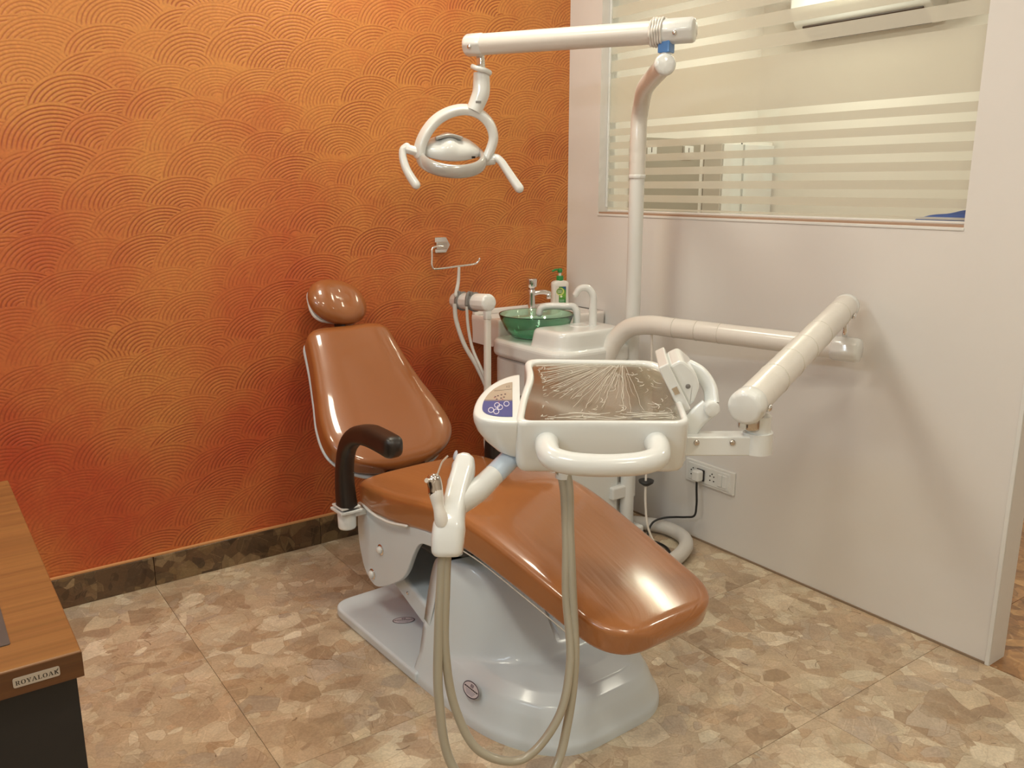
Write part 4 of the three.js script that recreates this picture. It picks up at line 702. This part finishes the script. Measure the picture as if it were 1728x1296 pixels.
{ // paper holder on the orange wall
  const h = thing('paper_holder', 'chrome bent-wire paper holder on the orange wall', 'paper holder', [-.64, 1.105, 0]);
  mesh('wall_plate', extrude(shapeFrom(roundPoly([[-.028, .03], [.022, .03], [.04, 0], [.022, -.03], [-.028, -.03]], .003, 2)), .006, .002, 2).translate(0, 0, .002), M.chrome, h);
  mesh('cover_clip', box(.05, .028, .018, -.004, -.002, .014, .003), M.steel, h);
  mesh('wire', sweep([[-.004, -.004, .028], [-.045, -.004, .034], [-.057, -.010, .036], [-.060, -.04, .038], [-.062, -.075, .04], [-.056, -.086, .04], [-.04, -.088, .04], [.05, -.083, .04], [.13, -.078, .04], [.145, -.074, .04], [.158, -.058, .04]], { r: .0042, seg: 70, rad: 10, cap: 'round', tension: .3 }), M.chrome, h, 'bent chrome wire');
}
{ // switch board and plug
  const s = thing('switch_board', 'white wall switch board with two sockets and two rockers on the partition', 'switch board', [0, .272, .868]);
  mesh('plate', box(.012, .088, .235, -.006, 0, 0, .004), M.plasticMatt, s);
  mesh('frame', [box(.006, .066, .20, -.0125, 0, 0, .002)], M.plastic, s);
  const holes = zc => { for (const [dz, dy] of [[0, .014], [-.009, .005], [.009, .005], [-.009, -.012], [.009, -.012]]) mesh('socket_hole', cyl(.0026, .0026, .002, 0, 0, 0, 10).rotateZ(Math.PI / 2).translate(-.0158, dy, zc + dz), M.darkSlot, s); };
  holes(.018); holes(-.075);
  for (const z of [.056, .078]) mesh('rocker_switch', box(.006, .046, .0185, -.0165, 0, z, .0015).rotateZ(.0), M.plastic, s);
  const p = thing('power_plug', 'white mains plug with a black cable in the switch board', 'plug', [-.017, .270, .832]);
  mesh('plug_body', [box(.034, .042, .034, -.018, 0, 0, .008)], M.plastic, p);
  mesh('plug_back', box(.006, .044, .036, -.003, 0, .002, .002), M.black, p);
  mesh('cable', sweep([[-.02, -.02, 0], [-.021, -.05, .002], [-.02, -.12, .005], [-.024, -.16, 0], [-.036, -.172, -.03], [-.046, -.186, -.08], [-.066, -.196, -.115], [-.105, -.212, -.135], [-.150, -.250, -.115], [-.172, -.2635, -.06], [-.20, -.2645, -.01], [-.27, -.2645, .02]], { r: .004, seg: 90, rad: 10 }), M.black, p, 'black power cable');
}
tag(mesh('floor_cable', sweep([[-.33, .006, .52], [-.25, .006, .60], [-.17, .006, .72], [-.16, .006, .80], [-.21, .006, .88], [-.3, .006, .93]], { r: .0045, seg: 60, rad: 10 }), M.black), 'black cable lying on the floor inside the drain hose bend', 'cable');
tag(mesh('drain_hose', sweep([[-.33, .05, .47], [-.24, .034, .52], [-.14, .031, .60], [-.075, .031, .70], [-.075, .031, .80], [-.125, .031, .875], [-.21, .031, .925], [-.32, .031, .955], [-.45, .031, .96]], { r: .0265, seg: 90, rad: 20 }), M.hoseGrey), 'thick off-white drain hose bending on the floor by the partition', 'hose');
{
  const w = thing('white_cable', 'thin white cable hanging from the lower arm behind the tray', 'cable', [-.27, .83, .80]);
  mesh('cable', sweep([[0, 0, 0], [.004, -.1, .0], [.0, -.3, 0], [-.002, -.5, 0], [-.006, -.62, .006], [.0, -.72, .02], [.02, -.79, .05], [.04, -.822, .08]], { r: .0042, seg: 60, rad: 10 }), M.cableWhite, w);
  mesh('ferrule', lathe([[.0001, 0], [.010, 0], [.026, .012], [.028, .02], [.0001, .02]], 20).translate(0, -.56, 0), M.black, w, 'black rubber grommet');
}
// ------------------------------------------------------------------ desk
{
  const d = thing('desk', 'wooden office desk corner with dark side panel and name plate', 'desk', [-2.55, 0, 1.40]);
  const X1 = .30, Z0 = -.425, Z1 = .377, TH = .037, TOP = .75;
  const g = box(1.0, TH, Z1 - Z0, X1 - .5, TOP - TH / 2, (Z0 + Z1) / 2, .0025), p = g.attributes.position, uv = g.attributes.uv, n = g.attributes.normal;
  for (let i = 0; i < p.count; i++) { if (Math.abs(n.getY(i)) > .6) uv.setXY(i, p.getX(i), p.getZ(i)); else uv.setXY(i, p.getX(i) + p.getZ(i), p.getY(i)); }
  mesh('desk_top', g, M.wood, d, 'oak-brown desk top');
  const edge = box(1.0, TH - .003, .0016, X1 - .5, TOP - TH / 2, Z1 + .0006), eu = edge.attributes.uv, ep = edge.attributes.position; for (let i = 0; i < ep.count; i++) eu.setXY(i, ep.getX(i), ep.getY(i));
  mesh('edge_band', edge, M.woodEdge, d, 'darker brown edge band');
  mesh('desk_inset', slab(roundPoly([[-.65, -.3], [.228, -.3], [.228, .308], [-.65, .308]], .004), TOP - .001, TOP + .0012), M.inset, d, 'dark grey writing inset');
  mesh('front_panel', box(.96, TOP - TH, .018, X1 - .488, (TOP - TH) / 2, Z1 - .02), M.deskDark, d, 'near-black desk panel');
  mesh('side_panel', box(.018, TOP - TH, Z1 - Z0 - .07, X1 - .019, (TOP - TH) / 2, -.02), M.deskDark, d);
  const cv = canvas(512, 128), c = cv.getContext('2d'); c.fillStyle = 'rgb(186,176,164)'; c.fillRect(0, 0, 512, 128); c.fillStyle = 'rgb(52,46,40)'; c.font = 'bold 78px serif'; c.textBaseline = 'middle';
  let x = 22; for (const ch of 'ROYALOAK') { c.fillText(ch, x, 70); x += c.measureText(ch).width + 3; } c.lineWidth = 7; c.strokeStyle = 'rgb(52,46,40)'; c.beginPath(); c.moveTo(x - 42, 66); c.lineTo(x - 6, 22); c.stroke();
  const pl = extrude(shapeFrom(roundPoly([[-.026, -.0065], [.026, -.0065], [.026, .0065], [-.026, .0065]], .0028, 5)), .0012), pp = pl.attributes.position, pu = pl.attributes.uv; for (let i = 0; i < pp.count; i++) pu.setXY(i, (pp.getX(i) + .026) / .052, (pp.getY(i) + .0065) / .013);
  mesh('name_plate', pl.translate(X1 - .053, TOP - .018, Z1 + .0012), phys({ map: canvasTex(cv), roughness: .3, metalness: .2 }), d, 'small silver plate lettered in dark capitals');
}
// ------------------------------------------------------------------ seen through the window
{
  const a = thing('air_conditioner', 'white wall air conditioner with dark outlet seen through the window top', 'air conditioner', [2.70, 2.27, -.36]);
  const s = shapeFrom(roundPoly([[0, .0], [.03, -.03], [.17, .06], [.22, .13], [.225, .30], [0, .30]], .014, 5));
  const g = extrude(s, .9, .008, 2).translate(0, 0, -.45).rotateY(Math.PI); mesh('case', g, M.plastic, a);
  mesh('outlet', box(.135, .012, .80).rotateZ(-.571).translate(-.1025, .0135, 0), M.darkSlot, a, 'dark air outlet');
  for (const k of [0, 1, 2]) mesh('louvre', box(.016, .003, .78).rotateZ(.2).translate(-.068 - k * .034, -.014 + k * .022, 0), M.steel, a);
}
{
  const w = thing('wardrobe', 'white two-door cupboard with a thin dark gap seen through the window', 'cupboard', [2.42, 0, -1.115]);
  mesh('carcass', box(.52, 1.62, .15, 0, .81, 0, .003), M.plasterPlain, w);
  mesh('door_gap', box(.012, 1.60, .004, -.065, .81, .0755), M.black, w);
  for (const [x, ww] of [[-.165, .185], [.105, .305]]) mesh('door', box(ww, 1.58, .016, x, .81, .084, .002), M.plasticMatt, w);
}
{
  const b = thing('notice_board', 'grey board with two white clips seen through the window', 'board', [1.80, 1.32, -1.19]);
  mesh('panel', box(.62, .62, .02, 0, 0, .0, .003), M.grey, b);
  for (const x of [-.16, .18]) { const c = mesh('clip', box(.085, .07, .02, x, .23, .02, .004), M.plasticMatt, b, 'white clip'); mesh('clip_pin', box(.006, .034, .004, x - .005, .235, .031, .001), M.greyClip, c); }
}
{
  const rings = []; for (let i = 0; i <= 24; i++) { const t = i / 24, z = -.17 * t, hh = .034 * (1 - t) ** .6 + .004 + .003 * Math.sin(t * 11) * (1 - t), r = []; for (let k = 0; k < 14; k++) { const q = k / 14 * 6.2832; r.push(V(Math.cos(q) * .012 * (1 - t * .5), hh * (.5 + .5 * Math.sin(q)), z)); } rings.push(r); }
  const m = mesh('blue_cloth', loft(rings), M.blueCloth); m.position.set(.068, WY0 + .0135, WZ1 - .012); tag(m, 'crumpled blue cloth on the window sill behind the glass', 'cloth');
}
renderer.render(scene, camera);
